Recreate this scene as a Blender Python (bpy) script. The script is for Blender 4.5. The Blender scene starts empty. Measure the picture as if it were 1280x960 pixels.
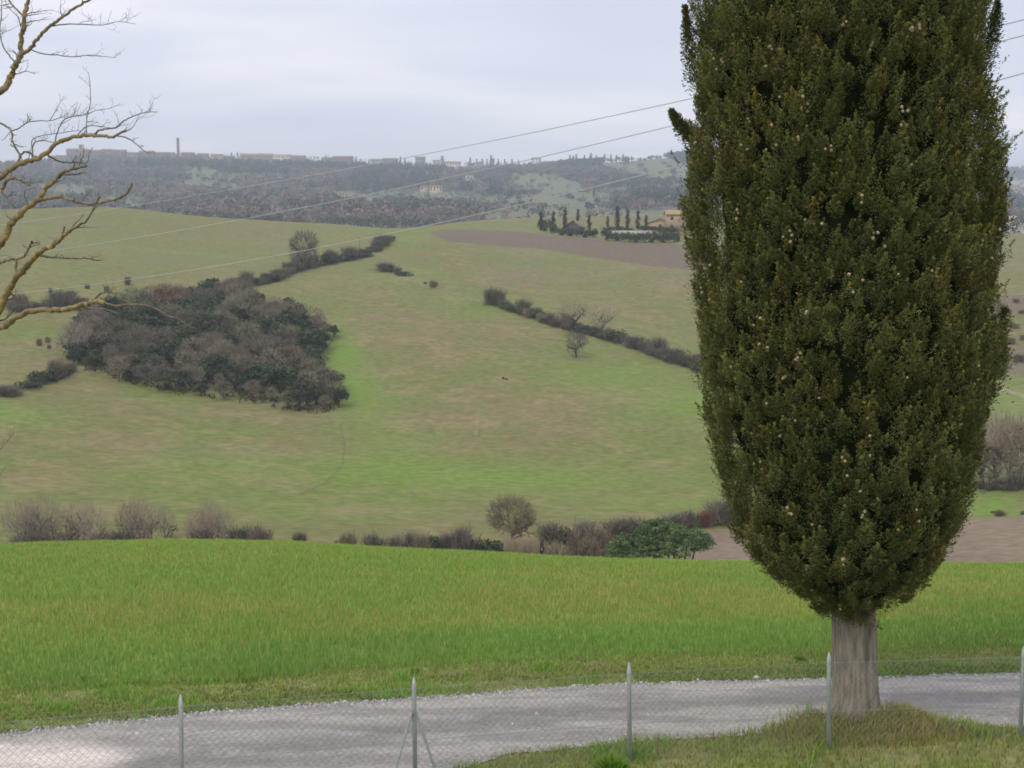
import bpy, math, random
import numpy as np
from mathutils import Vector, Matrix
rng = np.random.default_rng(7); random.seed(7)
sc = bpy.context.scene
# ------------------------------------------------------------ camera
F = 1758.0; PITCH = math.atan(210.0 / F)
SP, CP = math.sin(PITCH), math.cos(PITCH)
cam = bpy.data.objects.new('camera', bpy.data.cameras.new('camera'))
sc.collection.objects.link(cam); sc.camera = cam
cam.location = (0, 0, 0); cam.rotation_euler = (math.pi/2 - PITCH, 0, 0)
cam.data.sensor_width = 36; cam.data.lens = F/1280*36
cam.data.clip_start = 0.1; cam.data.clip_end = 30000
# ------------------------------------------------------------ sky and sun (soft overcast)
w = bpy.data.worlds.new('World'); sc.world = w; w.use_nodes = True
SUN_EL, SUN_AZ = math.radians(48), math.radians(215)       # azimuth clockwise from +Y: behind the camera on the left
def build_world():
    nt = w.node_tree; N = nt.nodes; L = nt.links; N.clear()
    out = N.new('ShaderNodeOutputWorld')
    sky = N.new('ShaderNodeTexSky'); sky.sky_type = 'NISHITA'; sky.sun_disc = False
    sky.sun_elevation = SUN_EL; sky.sun_rotation = SUN_AZ
    b1 = N.new('ShaderNodeBackground'); b1.inputs[1].default_value = 0.10
    L.new(sky.outputs[0], b1.inputs[0])
    tc = N.new('ShaderNodeTexCoord'); sep = N.new('ShaderNodeSeparateXYZ'); L.new(tc.outputs['Generated'], sep.inputs[0])
    # the cloud deck: direction projected on a layer, so streaks flatten towards the horizon
    mx = N.new('ShaderNodeMath'); mx.operation = 'MAXIMUM'; mx.inputs[1].default_value = 0.0; L.new(sep.outputs[2], mx.inputs[0])
    ad = N.new('ShaderNodeMath'); ad.inputs[1].default_value = 0.10; L.new(mx.outputs[0], ad.inputs[0])
    vx = N.new('ShaderNodeMath'); vx.operation = 'DIVIDE'; L.new(sep.outputs[0], vx.inputs[0]); L.new(ad.outputs[0], vx.inputs[1])
    vy = N.new('ShaderNodeMath'); vy.operation = 'DIVIDE'; L.new(sep.outputs[1], vy.inputs[0]); L.new(ad.outputs[0], vy.inputs[1])
    cb = N.new('ShaderNodeCombineXYZ'); L.new(vx.outputs[0], cb.inputs[0]); L.new(vy.outputs[0], cb.inputs[1])
    nz = N.new('ShaderNodeTexNoise'); nz.inputs['Scale'].default_value = 0.62; nz.inputs['Detail'].default_value = 3
    nz.inputs['Roughness'].default_value = 0.45; nz.inputs['Distortion'].default_value = 0.3
    mp = N.new('ShaderNodeMapping'); mp.inputs['Location'].default_value = (3.1, 1.7, 0); mp.inputs['Scale'].default_value = (0.8, 1.0, 1)
    L.new(cb.outputs[0], mp.inputs[0]); L.new(mp.outputs[0], nz.inputs['Vector'])
    cr = N.new('ShaderNodeValToRGB'); L.new(nz.outputs[0], cr.inputs[0])
    cr.color_ramp.elements[0].position = 0.34; cr.color_ramp.elements[0].color = (0.57, 0.60, 0.71, 1)
    cr.color_ramp.elements[1].position = 0.66; cr.color_ramp.elements[1].color = (0.82, 0.80, 0.85, 1)
    e = cr.color_ramp.elements.new(0.5); e.color = (0.65, 0.67, 0.77, 1)
    # an overcast sky is about two and a half times brighter overhead than at the horizon
    g = N.new('ShaderNodeMapRange'); L.new(mx.outputs[0], g.inputs[0])
    g.inputs['From Min'].default_value = 0.15; g.inputs['From Max'].default_value = 1.0
    g.inputs['To Min'].default_value = 1.34; g.inputs['To Max'].default_value = 2.0
    b2 = N.new('ShaderNodeBackground'); L.new(cr.outputs[0], b2.inputs[0]); L.new(g.outputs[0], b2.inputs[1])
    ms = N.new('ShaderNodeMixShader'); ms.inputs[0].default_value = 0.92
    L.new(b1.outputs[0], ms.inputs[1]); L.new(b2.outputs[0], ms.inputs[2]); L.new(ms.outputs[0], out.inputs[0])
build_world()
sun = bpy.data.lights.new('sun', 'SUN'); sun.energy = 1.5; sun.angle = math.radians(18); sun.color = (1.0, 0.93, 0.80)
so = bpy.data.objects.new('sun', sun); sc.collection.objects.link(so)
sd = Vector((math.sin(SUN_AZ)*math.cos(SUN_EL), math.cos(SUN_AZ)*math.cos(SUN_EL), math.sin(SUN_EL)))
so.rotation_euler = sd.to_track_quat('Z', 'Y').to_euler()
so.location = (0, 0, 30)
sc.view_settings.view_transform = 'Standard'; sc.view_settings.look = 'None'
sc.view_settings.exposure = 0.0; sc.view_settings.gamma = 1.0
sc.cycles.max_bounces = 6; sc.cycles.volume_bounces = 0; sc.cycles.transparent_max_bounces = 6
sc.cycles.pixel_filter_type = 'BLACKMAN_HARRIS'; sc.cycles.filter_width = 1.7

# ------------------------------------------------------------ photo geometry -> world
def pdir(px, py):
    cx = (np.asarray(px, float) - 640)/F; cy = (480 - np.asarray(py, float))/F
    return cx, CP + cy*SP, -SP + cy*CP
def slope(v):
    dx, dy, dz = pdir(640, v); return dz/dy
def project(x, y, z):
    d = y*CP - z*SP; u = y*SP + z*CP
    d = np.where(d > 0.01, d, 0.01)
    return 640 + F*x/d, 480 - F*u/d
# ------------------------------------------------------------ noise
def _h(ix, iy, s):
    n = (ix.astype(np.int64)*374761393 + iy.astype(np.int64)*668265263 + s*1442695041) & 0x7fffffff
    n = (n ^ (n >> 13))*1274126177 & 0x7fffffff
    return ((n ^ (n >> 16)) & 0xffff)/65535.0
def vn(x, y, s=0):
    x = np.asarray(x, float); y = np.asarray(y, float)
    ix = np.floor(x); iy = np.floor(y); fx = x-ix; fy = y-iy
    fx = fx*fx*(3-2*fx); fy = fy*fy*(3-2*fy)
    a = _h(ix, iy, s); b = _h(ix+1, iy, s); c = _h(ix, iy+1, s); d = _h(ix+1, iy+1, s)
    return (a*(1-fx)+b*fx)*(1-fy) + (c*(1-fx)+d*fx)*fy
def fbm(x, y, s=0, o=4):
    r = 0; a = 0.5; t = 0
    for i in range(o):
        r = r + a*vn(x, y, s+i*17); t += a; a *= 0.5; x = x*2.03+5.1; y = y*2.03+3.7
    return r/t
def sstep(a, b, x):
    t = np.clip((x-a)/(b-a), 0, 1); return t*t*(3-2*t)
# ------------------------------------------------------------ terrain
CRPX = [-400, 0, 200, 360, 520, 640, 760, 900, 1100, 1280, 1600]
CRV  = [692, 680, 675, 678, 688, 694, 701, 706, 708, 708, 710]
FENCE = [(-8.9, 9.9), (-6.85, 10.6), (-4.85, 11.35), (-2.95, 12.1), (-0.929, 12.9), (1.16, 13.5), (3.23, 13.9), (5.36, 14.3), (7.2, 14.7), (9.2, 15.1)]
FX = np.array([p[0] for p in FENCE]); FY = np.array([p[1] for p in FENCE])
TREE = (3.72, 14.75)
def near(x, y):
    px = 640 + F*x/np.maximum(y, 5)/1.007
    v = np.interp(px, CRPX, CRV); m = -slope(v)
    c0 = 5.968 - 18.2*m; k = (m-0.12)**2/(4*np.maximum(c0, 0.5))
    t = np.maximum(0, y-18.2)
    z = -3.784 - 0.12*np.maximum(y, 4) - k*t*t
    z = z - 0.4*sstep(0.05, 1.5, np.interp(x, FX, FY) - y)
    z = z + 0.08*np.exp(-((x-TREE[0]-.05)/1.1)**2 - ((y-TREE[1]+.15)/.55)**2)
    z = z + 0.17*np.exp(-((x-TREE[0]+.50)/.32)**2 - ((y-TREE[1]+.0)/.36)**2) + 0.22*np.exp(-((x-TREE[0]-.42)/.44)**2 - ((y-TREE[1]+.24)/.36)**2)
    z = z + 0.05*(fbm(x*1.3, y*1.3, 3) - 0.5)*sstep(60, 20, y) + 0.5*(fbm(x*0.07, y*0.07, 9, 2)-0.5)*sstep(22, 40, y)*0.5
    return z
COLS = [-500, 0, 120, 260, 400, 520, 620, 760, 880, 1060, 1280, 1700]
ROWS = [60, 100, 150, 180, 210, 280, 360, 430, 500, 550, 620, 750, 950, 1200, 1500, 2000, 2500, 3000, 3600, 5000, 6500, 9000]
# a value above 100 is the height in the picture, v; a tuple holds metres
V = {
 180: [668]*4+[668, 672, 676, 681, 683, 683, 678, 676], 210: [620]*5+[622, 624, 626, 628, 630, 632, 630],
 280: [490, 495, 500, 505, 508, 505, 500, 500, 505, 520, 535, 530], 360: [400, 398, 396, 392, 398, 402, 404, 408, 415, 430, 450, 440],
 430: [325, 328, 330, 335, 338, 342, 348, 352, 355, 360, 370, 370], 500: [288, 287, 286, 296, 302, 302, 303, 303, 306, 310, 320, 320],
 550: [262, 261, 258, 270, 278, 287, 290, 290, 290, 295, 304, 304],
 620: [(-6,), (-6,), (-6,), (-8,), (-9,), 284, 274, 270, 273, 283, 292, 292],
 1200: [286]*4+[285, 286, 287, 284, 282, 282, 283, 283], 1500: [266]*4+[264, 266, 266, 262, 258, 262, 272, 272],
 2000: [240]*4+[240, 240, 240, 238, 236, 244, 262, 262], 2500: [218]*4+[220, 222, 222, 218, 214, 222, 248, 248],
 3000: [220, 207, 199, 199, 202, 208, 208, 204, 196, 202, 238, 240], 
 5000: [(60,)]*9+[213, 213, 208]}
Z = {60: -15, 100: -31, 150: -40, 750: -45, 950: -58, 3600: None, 6500: None, 9000: None}
def pchip(xk, yk, x):
    h = np.diff(xk)[:, None]; d = np.diff(yk, axis=0)/h
    m = np.zeros_like(yk)
    s = (d[:-1]*d[1:]) > 0
    w1 = 2*h[1:]+h[:-1]; w2 = h[1:]+2*h[:-1]
    with np.errstate(divide='ignore', invalid='ignore'):
        hm = (w1+w2)/(w1/d[:-1]+w2/d[1:])
    m[1:-1] = np.where(s, hm, 0); m[0] = d[0]; m[-1] = d[-1]
    i = np.clip(np.searchsorted(xk, x, side='right')-1, 0, len(xk)-2)
    hh = h[i]; t = ((x-xk[i])[:, None])/hh
    return (2*t**3-3*t**2+1)*yk[i] + (t**3-2*t**2+t)*hh*m[i] + (-2*t**3+3*t**2)*yk[i+1] + (t**3-t**2)*hh*m[i+1]
TH = np.arctan((np.array(COLS)-640)/F/1.007)
TAB = np.zeros((len(ROWS), len(COLS)))
for i, r in enumerate(ROWS):
    for j, c in enumerate(COLS):
        if r in V:
            v = V[r][j]
            TAB[i, j] = v[0] if isinstance(v, tuple) else slope(v)*math.cos(TH[j])*r
        elif r == 3600: TAB[i, j] = 90 if j < 9 else 70
        elif r == 6500: TAB[i, j] = 60
        elif r == 9000: TAB[i, j] = 0
        else: TAB[i, j] = Z[r]
RF = np.exp(np.linspace(math.log(60), math.log(9000), 700)); TF = np.linspace(TH[0], TH[-1], 500)
LUT = pchip(np.log(np.array(ROWS, float)), TAB, np.log(RF))
LUT = pchip(TH, LUT.T.copy(), TF)            # [theta, r]
def far(x, y):
    r = np.hypot(x, y); th = np.arctan2(x, y)
    a = np.clip((th-TF[0])/(TF[-1]-TF[0])*(len(TF)-1), 0, len(TF)-1.001)
    b = np.clip((np.log(np.maximum(r, 60.001)) - math.log(60))/(math.log(9000)-math.log(60))*(len(RF)-1), 0, len(RF)-1.001)
    ia = a.astype(int); ib = b.astype(int); fa = a-ia; fb = b-ib
    z = (LUT[ia, ib]*(1-fa)+LUT[ia+1, ib]*fa)*(1-fb) + (LUT[ia, ib+1]*(1-fa)+LUT[ia+1, ib+1]*fa)*fb
    z = z + (fbm(x/90+4, y/90, 21, 3)-0.5)*3.0*sstep(190, 280, r)*sstep(620, 480, r)
    z = z + (fbm(x/420, y/420, 33, 4)-0.5)*np.clip((r-1000)/1500, 0, 1)*34*(1-0.92*np.exp(-((r-3000)/420.)**2))
    return z
def H(x, y):
    x = np.asarray(x, float); y = np.asarray(y, float); r = np.hypot(x, y)
    m = sstep(56, 100, r)
    b = sstep(math.radians(80), math.radians(110), np.abs(np.arctan2(x, y)))
    f = far(x, y)*(1-b) + (-4.7 - 0.01*np.minimum(r, 2000))*b
    return near(x, y)*(1-m) + f*m
def h1(x, y): return float(H(np.array([x]), np.array([y]))[0])
def hit(px, py, r0, r1, n=3000):
    """first point of the ground, between r0 and r1 metres away, seen at photo pixel px, py"""
    dx, dy, dz = pdir(px, py); q = math.hypot(dx, dy)
    r = np.linspace(r0, r1, n); z = dz/q*r; g = H(dx/q*r, dy/q*r)
    k = np.nonzero(z <= g)[0]; i = k[0] if len(k) else n-1
    return dx/q*r[i], dy/q*r[i], g[i]
def at(px, r):
    """ground point r metres away in the bearing of pixel column px"""
    th = math.atan((px-640)/F/1.007); x, y = r*math.sin(th), r*math.cos(th)
    return x, y, h1(x, y)
def plane(px, py):
    dx, dy, dz = pdir(px, py); t = -3.784/(dz+0.12*dy)
    return dx*t, dy*t
def curve_of(pts, lo, hi):
    p = [plane(*q) for q in pts]
    a, b = p[0], p[1]; c, d = p[-2], p[-1]
    s0 = (b[1]-a[1])/(b[0]-a[0]); s1 = (d[1]-c[1])/(d[0]-c[0])
    p = [(lo, a[1]+s0*(lo-a[0]))]+p+[(hi, d[1]+s1*(hi-d[0]))]
    X = np.array([q[0] for q in p]); Y = np.array([q[1] for q in p])
    return lambda x: np.interp(x, X, Y)
yF = curve_of([(0, 919), (240, 893), (520, 873), (780, 857), (1020, 850), (1280, 843)], -40, 40)      # far road edge
_yN = curve_of([(570, 962), (640, 945), (780, 930), (1000, 917), (1180, 913), (1280, 911)], -40, 40)    # near road edge
yN = lambda x: _yN(x) + 0.0
yE = curve_of([(0, 868), (250, 858), (500, 836), (800, 822), (1280, 812)], -40, 40)                   # where the wheat starts
def in_poly(px, py, P):
    c = np.zeros(np.shape(px), bool); n = len(P)
    for i in range(n):
        x0, y0 = P[i]; x1, y1 = P[(i+1) % n]
        if y0 == y1: continue
        m = ((y0 > py) != (y1 > py)) & (px < (x1-x0)*(py-y0)/(y1-y0)+x0)
        c ^= m
    return c
# ------------------------------------------------------------ object helpers
COL = sc.collection
def tag(o, label=None, cat=None, group=None, kind=None):
    if label: o['label'] = label
    if cat: o['category'] = cat
    if group: o['group'] = group
    if kind: o['kind'] = kind
    return o
def empty(name, loc=(0, 0, 0), rz=0, label=None, cat=None, group=None):
    o = bpy.data.objects.new(name, None); COL.objects.link(o); o.location = loc; o.rotation_euler = (0, 0, rz)
    o.empty_display_size = 0.3
    return tag(o, label, cat, group)
def mesh(name, verts, faces, mat, col=None, smooth=False):
    """verts (n,3); faces a list of index arrays, each (m,3) or (m,4)"""
    me = bpy.data.meshes.new(name)
    verts = np.asarray(verts, np.float32)
    if not isinstance(faces, list): faces = [faces]
    faces = [np.asarray(f, np.int32) for f in faces if len(f)]
    me.vertices.add(len(verts)); me.vertices.foreach_set('co', verts.ravel())
    loops = np.concatenate([f.ravel() for f in faces]); me.loops.add(len(loops)); me.loops.foreach_set('vertex_index', loops)
    tot = np.concatenate([np.full(len(f), f.shape[1], np.int32) for f in faces])
    st = np.concatenate([[0], np.cumsum(tot)[:-1]]).astype(np.int32)
    me.polygons.add(len(tot)); me.polygons.foreach_set('loop_start', st); me.polygons.foreach_set('loop_total', tot)
    if smooth: me.polygons.foreach_set('use_smooth', np.ones(len(tot), bool))
    if col is not None:
        a = me.color_attributes.new('Col', 'FLOAT_COLOR', 'POINT')
        c = np.ones((len(verts), 4), np.float32); c[:, :3] = col; a.data.foreach_set('color', c.ravel())
    me.materials.append(mat); me.update(calc_edges=True); me.validate()
    return me
def link(name, me, parent=None, loc=None, rot=None, scale=None):
    o = bpy.data.objects.new(name, me); COL.objects.link(o)
    if parent: o.parent = parent
    if loc is not None: o.location = loc
    if rot is not None: o.rotation_euler = rot
    if scale is not None: o.scale = scale
    return o
class G:
    """collects shapes for one mesh"""
    def __init__(s): s.v = []; s.q = []; s.t = []; s.c = []; s.n = 0
    def add(s, v, q=None, t=None, c=(1, 1, 1)):
        v = np.asarray(v, float).reshape(-1, 3)
        if q is not None: s.q.append(np.asarray(q, int).reshape(-1, 4)+s.n)
        if t is not None: s.t.append(np.asarray(t, int).reshape(-1, 3)+s.n)
        s.v.append(v); s.c.append(np.broadcast_to(np.asarray(c, float), (len(v), 3))); s.n += len(v)
    def box(s, x0, y0, z0, x1, y1, z1, c=(1, 1, 1)):
        v = [(x, y, z) for z in (z0, z1) for y in (y0, y1) for x in (x0, x1)]
        s.add(v, q=[(0, 2, 3, 1), (4, 5, 7, 6), (0, 1, 5, 4), (2, 6, 7, 3), (0, 4, 6, 2), (1, 3, 7, 5)], c=c)
    def tube(s, pts, rad, n=6, c=(1, 1, 1), cap=True):
        pts = np.asarray(pts, float); m = len(pts); rad = np.broadcast_to(np.asarray(rad, float), (m,))
        T = np.gradient(pts, axis=0); T /= np.linalg.norm(T, axis=1)[:, None]+1e-12
        ref = np.array([0, 0, 1.0]) if abs(T[0][2]) < 0.9 else np.array([1.0, 0, 0])
        A = np.cross(T, ref); A /= np.linalg.norm(A, axis=1)[:, None]+1e-12; B = np.cross(T, A)
        an = np.arange(n)/n*2*math.pi
        v = pts[:, None]+rad[:, None, None]*(np.cos(an)[None, :, None]*A[:, None]+np.sin(an)[None, :, None]*B[:, None])
        i = np.arange(m-1)[:, None]*n; j = np.arange(n)[None]; k = (np.arange(n)+1) % n; k = k[None]
        q = np.stack([i+j, i+k, i+n+k, i+n+j], -1).reshape(-1, 4)
        s.add(v.reshape(-1, 3), q=q, c=c)
    def gable(s, x0, y0, x1, y1, z0, z1, along='x', c=(1, 1, 1), th=0.18):
        """a pitched roof slab, ridge along x or y"""
        if along == 'x':
            ym = (y0+y1)/2; P = [(x0, y0, z0), (x0, ym, z1), (x0, y1, z0), (x0, y1, z0-th), (x0, ym, z1-th), (x0, y0, z0-th)]
            Q = [(x1, a[1], a[2]) for a in P]
        else:
            xm = (x0+x1)/2; P = [(x0, y0, z0), (xm, y0, z1), (x1, y0, z0), (x1, y0, z0-th), (xm, y0, z1-th), (x0, y0, z0-th)]
            Q = [(a[0], y1, a[2]) for a in P]
        q = [(i, (i+1) % 6, (i+1) % 6+6, i+6) for i in range(6)]+[(0, 5, 4, 1), (1, 4, 3, 2), (6, 7, 10, 11), (7, 8, 9, 10)]
        s.add(P+Q, q=q, c=c)
    def mesh(s, name, mat, col=False, smooth=False):
        f = []
        if s.q: f.append(np.concatenate(s.q))
        if s.t: f.append(np.concatenate(s.t))
        return mesh(name, np.concatenate(s.v), f, mat, np.concatenate(s.c) if col else None, smooth)
    def obj(s, name, mat, parent=None, col=False, smooth=False): return link(name, s.mesh(name, mat, col, smooth), parent)
# ------------------------------------------------------------ materials
def material(name, color=(.5, .5, .5), attr=False, rough=0.9, noise=0.0, nscale=5.0, bump=0.0, bscale=None, transl=0.0, rnd=0.0, nstretch=(1, 1, 1), hue=0.0, metal=0.0, spec=0.3, detail=4):
    m = bpy.data.materials.new(name); m.use_nodes = True; nt = m.node_tree; N = nt.nodes; L = nt.links
    b = N['Principled BSDF']; b.inputs['Roughness'].default_value = rough; b.inputs['Metallic'].default_value = metal
    b.inputs['Specular IOR Level'].default_value = spec
    if attr:
        a = N.new('ShaderNodeAttribute'); a.attribute_name = 'Col'; src = a.outputs['Color']
    else:
        a = N.new('ShaderNodeRGB'); a.outputs[0].default_value = (*color, 1); src = a.outputs[0]
    tc = N.new('ShaderNodeTexCoord'); mp = N.new('ShaderNodeMapping'); mp.inputs['Scale'].default_value = nstretch; L.new(tc.outputs['Object'], mp.inputs[0])
    if noise > 0 or rnd > 0:
        hs = N.new('ShaderNodeHueSaturation'); L.new(src, hs.inputs['Color']); src = hs.outputs[0]; val = None
        if noise > 0:
            nz = N.new('ShaderNodeTexNoise'); nz.inputs['Scale'].default_value = nscale; nz.inputs['Detail'].default_value = detail; L.new(mp.outputs[0], nz.inputs['Vector'])
            mr = N.new('ShaderNodeMapRange'); mr.inputs['From Min'].default_value = .3; mr.inputs['From Max'].default_value = .7
            mr.inputs['To Min'].default_value = 1-noise; mr.inputs['To Max'].default_value = 1+noise; L.new(nz.outputs[0], mr.inputs[0]); val = mr.outputs[0]
        if rnd > 0:
            oi = N.new('ShaderNodeObjectInfo'); m2 = N.new('ShaderNodeMapRange'); m2.inputs['To Min'].default_value = 1-rnd; m2.inputs['To Max'].default_value = 1+rnd
            L.new(oi.outputs['Random'], m2.inputs[0])
            if val is None: val = m2.outputs[0]
            else:
                mm = N.new('ShaderNodeMath'); mm.operation = 'MULTIPLY'; L.new(val, mm.inputs[0]); L.new(m2.outputs[0], mm.inputs[1]); val = mm.outputs[0]
            if hue:
                m3 = N.new('ShaderNodeMapRange'); m3.inputs['To Min'].default_value = .5-hue; m3.inputs['To Max'].default_value = .5+hue
                fr = N.new('ShaderNodeMath'); fr.operation = 'FRACT'; ml = N.new('ShaderNodeMath'); ml.operation = 'MULTIPLY'; ml.inputs[1].default_value = 17.3
                L.new(oi.outputs['Random'], ml.inputs[0]); L.new(ml.outputs[0], fr.inputs[0]); L.new(fr.outputs[0], m3.inputs[0]); L.new(m3.outputs[0], hs.inputs['Hue'])
        L.new(val, hs.inputs['Value'])
    L.new(src, b.inputs['Base Color'])
    if bump > 0:
        nb = N.new('ShaderNodeTexNoise'); nb.inputs['Scale'].default_value = bscale or nscale; nb.inputs['Detail'].default_value = 5; L.new(mp.outputs[0], nb.inputs['Vector'])
        bp = N.new('ShaderNodeBump'); bp.inputs['Strength'].default_value = bump; L.new(nb.outputs[0], bp.inputs['Height']); L.new(bp.outputs[0], b.inputs['Normal'])
    if transl > 0:
        t = N.new('ShaderNodeBsdfTranslucent'); L.new(src, t.inputs[0]); ms = N.new('ShaderNodeMixShader'); ms.inputs[0].default_value = transl
        L.new(b.outputs[0], ms.inputs[1]); L.new(t.outputs[0], ms.inputs[2]); L.new(ms.outputs[0], N['Material Output'].inputs[0])
    return m
HAZE = 0.00021
M = {}
M['soil'] = material('turf and soil', attr=True, noise=.22, nscale=7, bump=.25, bscale=25, spec=.1)
M['hill'] = material('sown hillside soil', attr=True, noise=.18, nscale=.9, nstretch=(.7, 1.0, 1), detail=10, bump=.2, bscale=1.5, spec=.05)
M['farhill'] = material('far land', attr=True, noise=.12, nscale=.02, detail=8, spec=.05)
M['gravel'] = material('pale gravel', attr=True, noise=.24, nscale=22, bump=.45, bscale=30, spec=.25, detail=8)
M['stone'] = material('limestone chips', attr=True, rough=.8)
M['grass'] = material('grass blades', attr=True, transl=.35, rough=.6, spec=.2)
M['leafy'] = material('cypress foliage', attr=True, transl=.12, rough=.75, spec=.12)
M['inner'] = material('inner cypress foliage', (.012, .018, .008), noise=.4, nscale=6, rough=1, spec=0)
M['bark'] = material('grey fibrous bark', (.225, .195, .155), noise=.42, nscale=6, nstretch=(5, 5, .8), bump=1.0, bscale=8, detail=9, rough=.95, spec=.1)
M['lichen'] = material('bark with yellow lichen', attr=True, noise=.35, nscale=28, bump=.5, rough=.95, spec=.1)
M['twig'] = material('bare twigs', attr=True, rnd=.18, hue=.012, rough=1, spec=0)
M['evergreen'] = material('evergreen oak leaves', attr=True, rnd=.22, hue=.02, transl=.08, rough=.8, spec=.15)
M['farwood'] = material('far wood', attr=True, rough=1, spec=0)
M['galv'] = material('galvanised steel', (.40, .44, .43), noise=.12, nscale=14, rough=.55, metal=.25, spec=.4)
M['meshwire'] = material('dull galvanised wire', (.30, .31, .30), rough=.6, metal=.3)
M['cable'] = material('weathered cable', (.42, .45, .44), rough=.7)
M['wood'] = material('old pole wood', (.19, .17, .14), noise=.2, nscale=3, rough=.9)
M['cone'] = material('dry cones', (.36, .27, .17), rnd=.25, noise=.3, nscale=60, rough=.85)
M['plaster'] = material('ochre plaster', attr=True, noise=.1, nscale=.6, rough=.95, spec=.1)
M['roof'] = material('clay roof tiles', attr=True, noise=.2, nscale=1.5, nstretch=(4, .5, 1), rough=.95, spec=.1)
M['dark'] = material('dark window glass', (.05, .055, .065), rough=.35)
# ------------------------------------------------------------ ground colours (what the land itself is: grass, stubble, ploughed soil)
def mixc(c, col, a): return c*(1-a[..., None]) + np.asarray(col)[None]*a[..., None]
GREEN_BLOBS = [(424, 440, 22, 30, .65), (440, 480, 30, 40, .55), (500, 560, 60, 30, .35), (640, 600, 160, 22, .35), (462, 500, 40, 36, .35), (395, 400, 40, 20, .25), (560, 590, 130, 22, .4), (760, 470, 90, 18, .5), (880, 500, 90, 20, .6),
               (300, 590, 200, 24, .3), (620, 385, 80, 14, .3), (10, 520, 60, 16, .5), (700, 600, 150, 20, .25), (480, 290, 50, 20, .4), (500, 345, 60, 12, .35), (820, 630, 120, 12, .4),
               (430, 640, 160, 16, .3), (1262, 505, 40, 28, .5), (1240, 635, 30, 22, .7), (660, 288, 90, 5, .6)]
TAN_BLOBS = [(650, 540, 90, 24, .6), (90, 600, 120, 35, .35), (350, 600, 70, 14, .3), (560, 460, 120, 12, .25), (780, 590, 110, 18, .3), (630, 475, 20, 5, .6), (735, 448, 26, 6, .5),
             (440, 640, 40, 5, .5), (1230, 400, 60, 60, .5), (500, 415, 60, 12, .25), (90, 640, 60, 12, .3), (240, 560, 130, 12, .2), (620, 330, 160, 20, .2), (560, 560, 60, 10, .3)]
PLOUGH = [(533, 288), (600, 287), (680, 293), (757, 300), (868, 308), (905, 310), (905, 340), (830, 334), (782, 329), (692, 313), (600, 305), (559, 302)]
BROWN = [(862, 664), (1000, 660), (1130, 655), (1220, 648), (1400, 640), (1400, 715), (860, 715)]
SCRUBR = [(1236, 372), (1400, 360), (1400, 500), (1225, 470)]
def hill_color(x, y, z):
    px, py = project(x, y, z)
    n1 = fbm(x/35, y/35, 51); n2 = fbm(x/9, y/9, 52); n3 = fbm(x/60, y/14, 53)
    c = np.zeros(x.shape+(3,)) + np.array([.162, .158, .068])
    n4 = fbm(x/3, y/2.2, 57)
    c = mixc(c, [.130, .178, .046], sstep(.45, .68, n1)*.6)
    c = mixc(c, [.205, .168, .105], sstep(.45, .62, n3)*.32)
    c = mixc(c, [.225, .175, .100], sstep(.48, .62, n2)*sstep(.40, .6, n4)*.42)
    c = mixc(c, [.115, .150, .050], sstep(.55, .40, n2)*sstep(.5, .65, n4)*.5)
    c = c*(0.80+0.26*n4+0.16*vn(x*.8, y*.6, 58))[..., None]*np.array([1.03, 1.0, .93])
    jx = px + (n2-.5)*26; jy = py + (n2-.5)*10
    for cx, cy, rx, ry, a in GREEN_BLOBS:
        c = mixc(c, [.135, .235, .036], a*np.exp(-((jx-cx)/rx)**2-((jy-cy)/ry)**2))
    for cx, cy, rx, ry, a in TAN_BLOBS:
        c = mixc(c, [.235, .178, .100], a*np.exp(-((jx-cx)/rx)**2-((jy-cy)/ry)**2)*sstep(.3, .6, n2))
    # upper fields: drier, more yellow
    up = sstep(395, 300, py)*sstep(560, 420, px); c = mixc(c, [.178, .172, .075], up*.6)
    c = mixc(c, [.180, .168, .088], sstep(395, 310, py)*sstep(560, 640, px)*.5)
    jx = px + (n2-.5)*10; jy = py + (n2-.5)*5
    c = mixc(c, [.150, .116, .090], in_poly(jx, jy, PLOUGH)*.85)
    # soil lines: field borders and washed-out rills
    def line(pts, w, col, a):
        nonlocal c
        d = np.full(x.shape, 1e9)
        for (x0, y0), (x1, y1) in zip(pts[:-1], pts[1:]):
            t = np.clip(((px-x0)*(x1-x0)+(py-y0)*(y1-y0))/((x1-x0)**2+(y1-y0)**2), 0, 1)
            d = np.minimum(d, np.hypot(px-x0-t*(x1-x0), (py-y0-t*(y1-y0))))
        c = mixc(c, col, a*sstep(w, w*.3, d))
    line([(470, 338), (520, 352), (560, 366), (615, 380)], 3, [.21, .18, .12], .5)
    line([(425, 530), (431, 556), (428, 582), (405, 605), (375, 618)], 1.6, [.10, .09, .06], .5)
    line([(0, 492), (90, 470)], 3, [.2, .17, .12], .4)
    line([(597, 520), (595, 545)], 2, [.24, .19, .12], .6)
    line([(160, 310), (400, 330)], 4, [.21, .19, .10], .35)
    line([(1226, 478), (1290, 498)], 3, [.30, .25, .19], .6)
    sc_ = in_poly(jx, jy, SCRUBR).astype(float)*sstep(.35, .55, n2)
    c = mixc(c, [.15, .12, .09], sc_*.8)
    # valley floor: bare earth on the right
    v = in_poly(jx, jy, BROWN).astype(float)
    c = mixc(c, [.185, .135, .100], v)
    c = mixc(c, [.24, .20, .13], v*sstep(.5, .7, n1)*.5)
    return c
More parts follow.
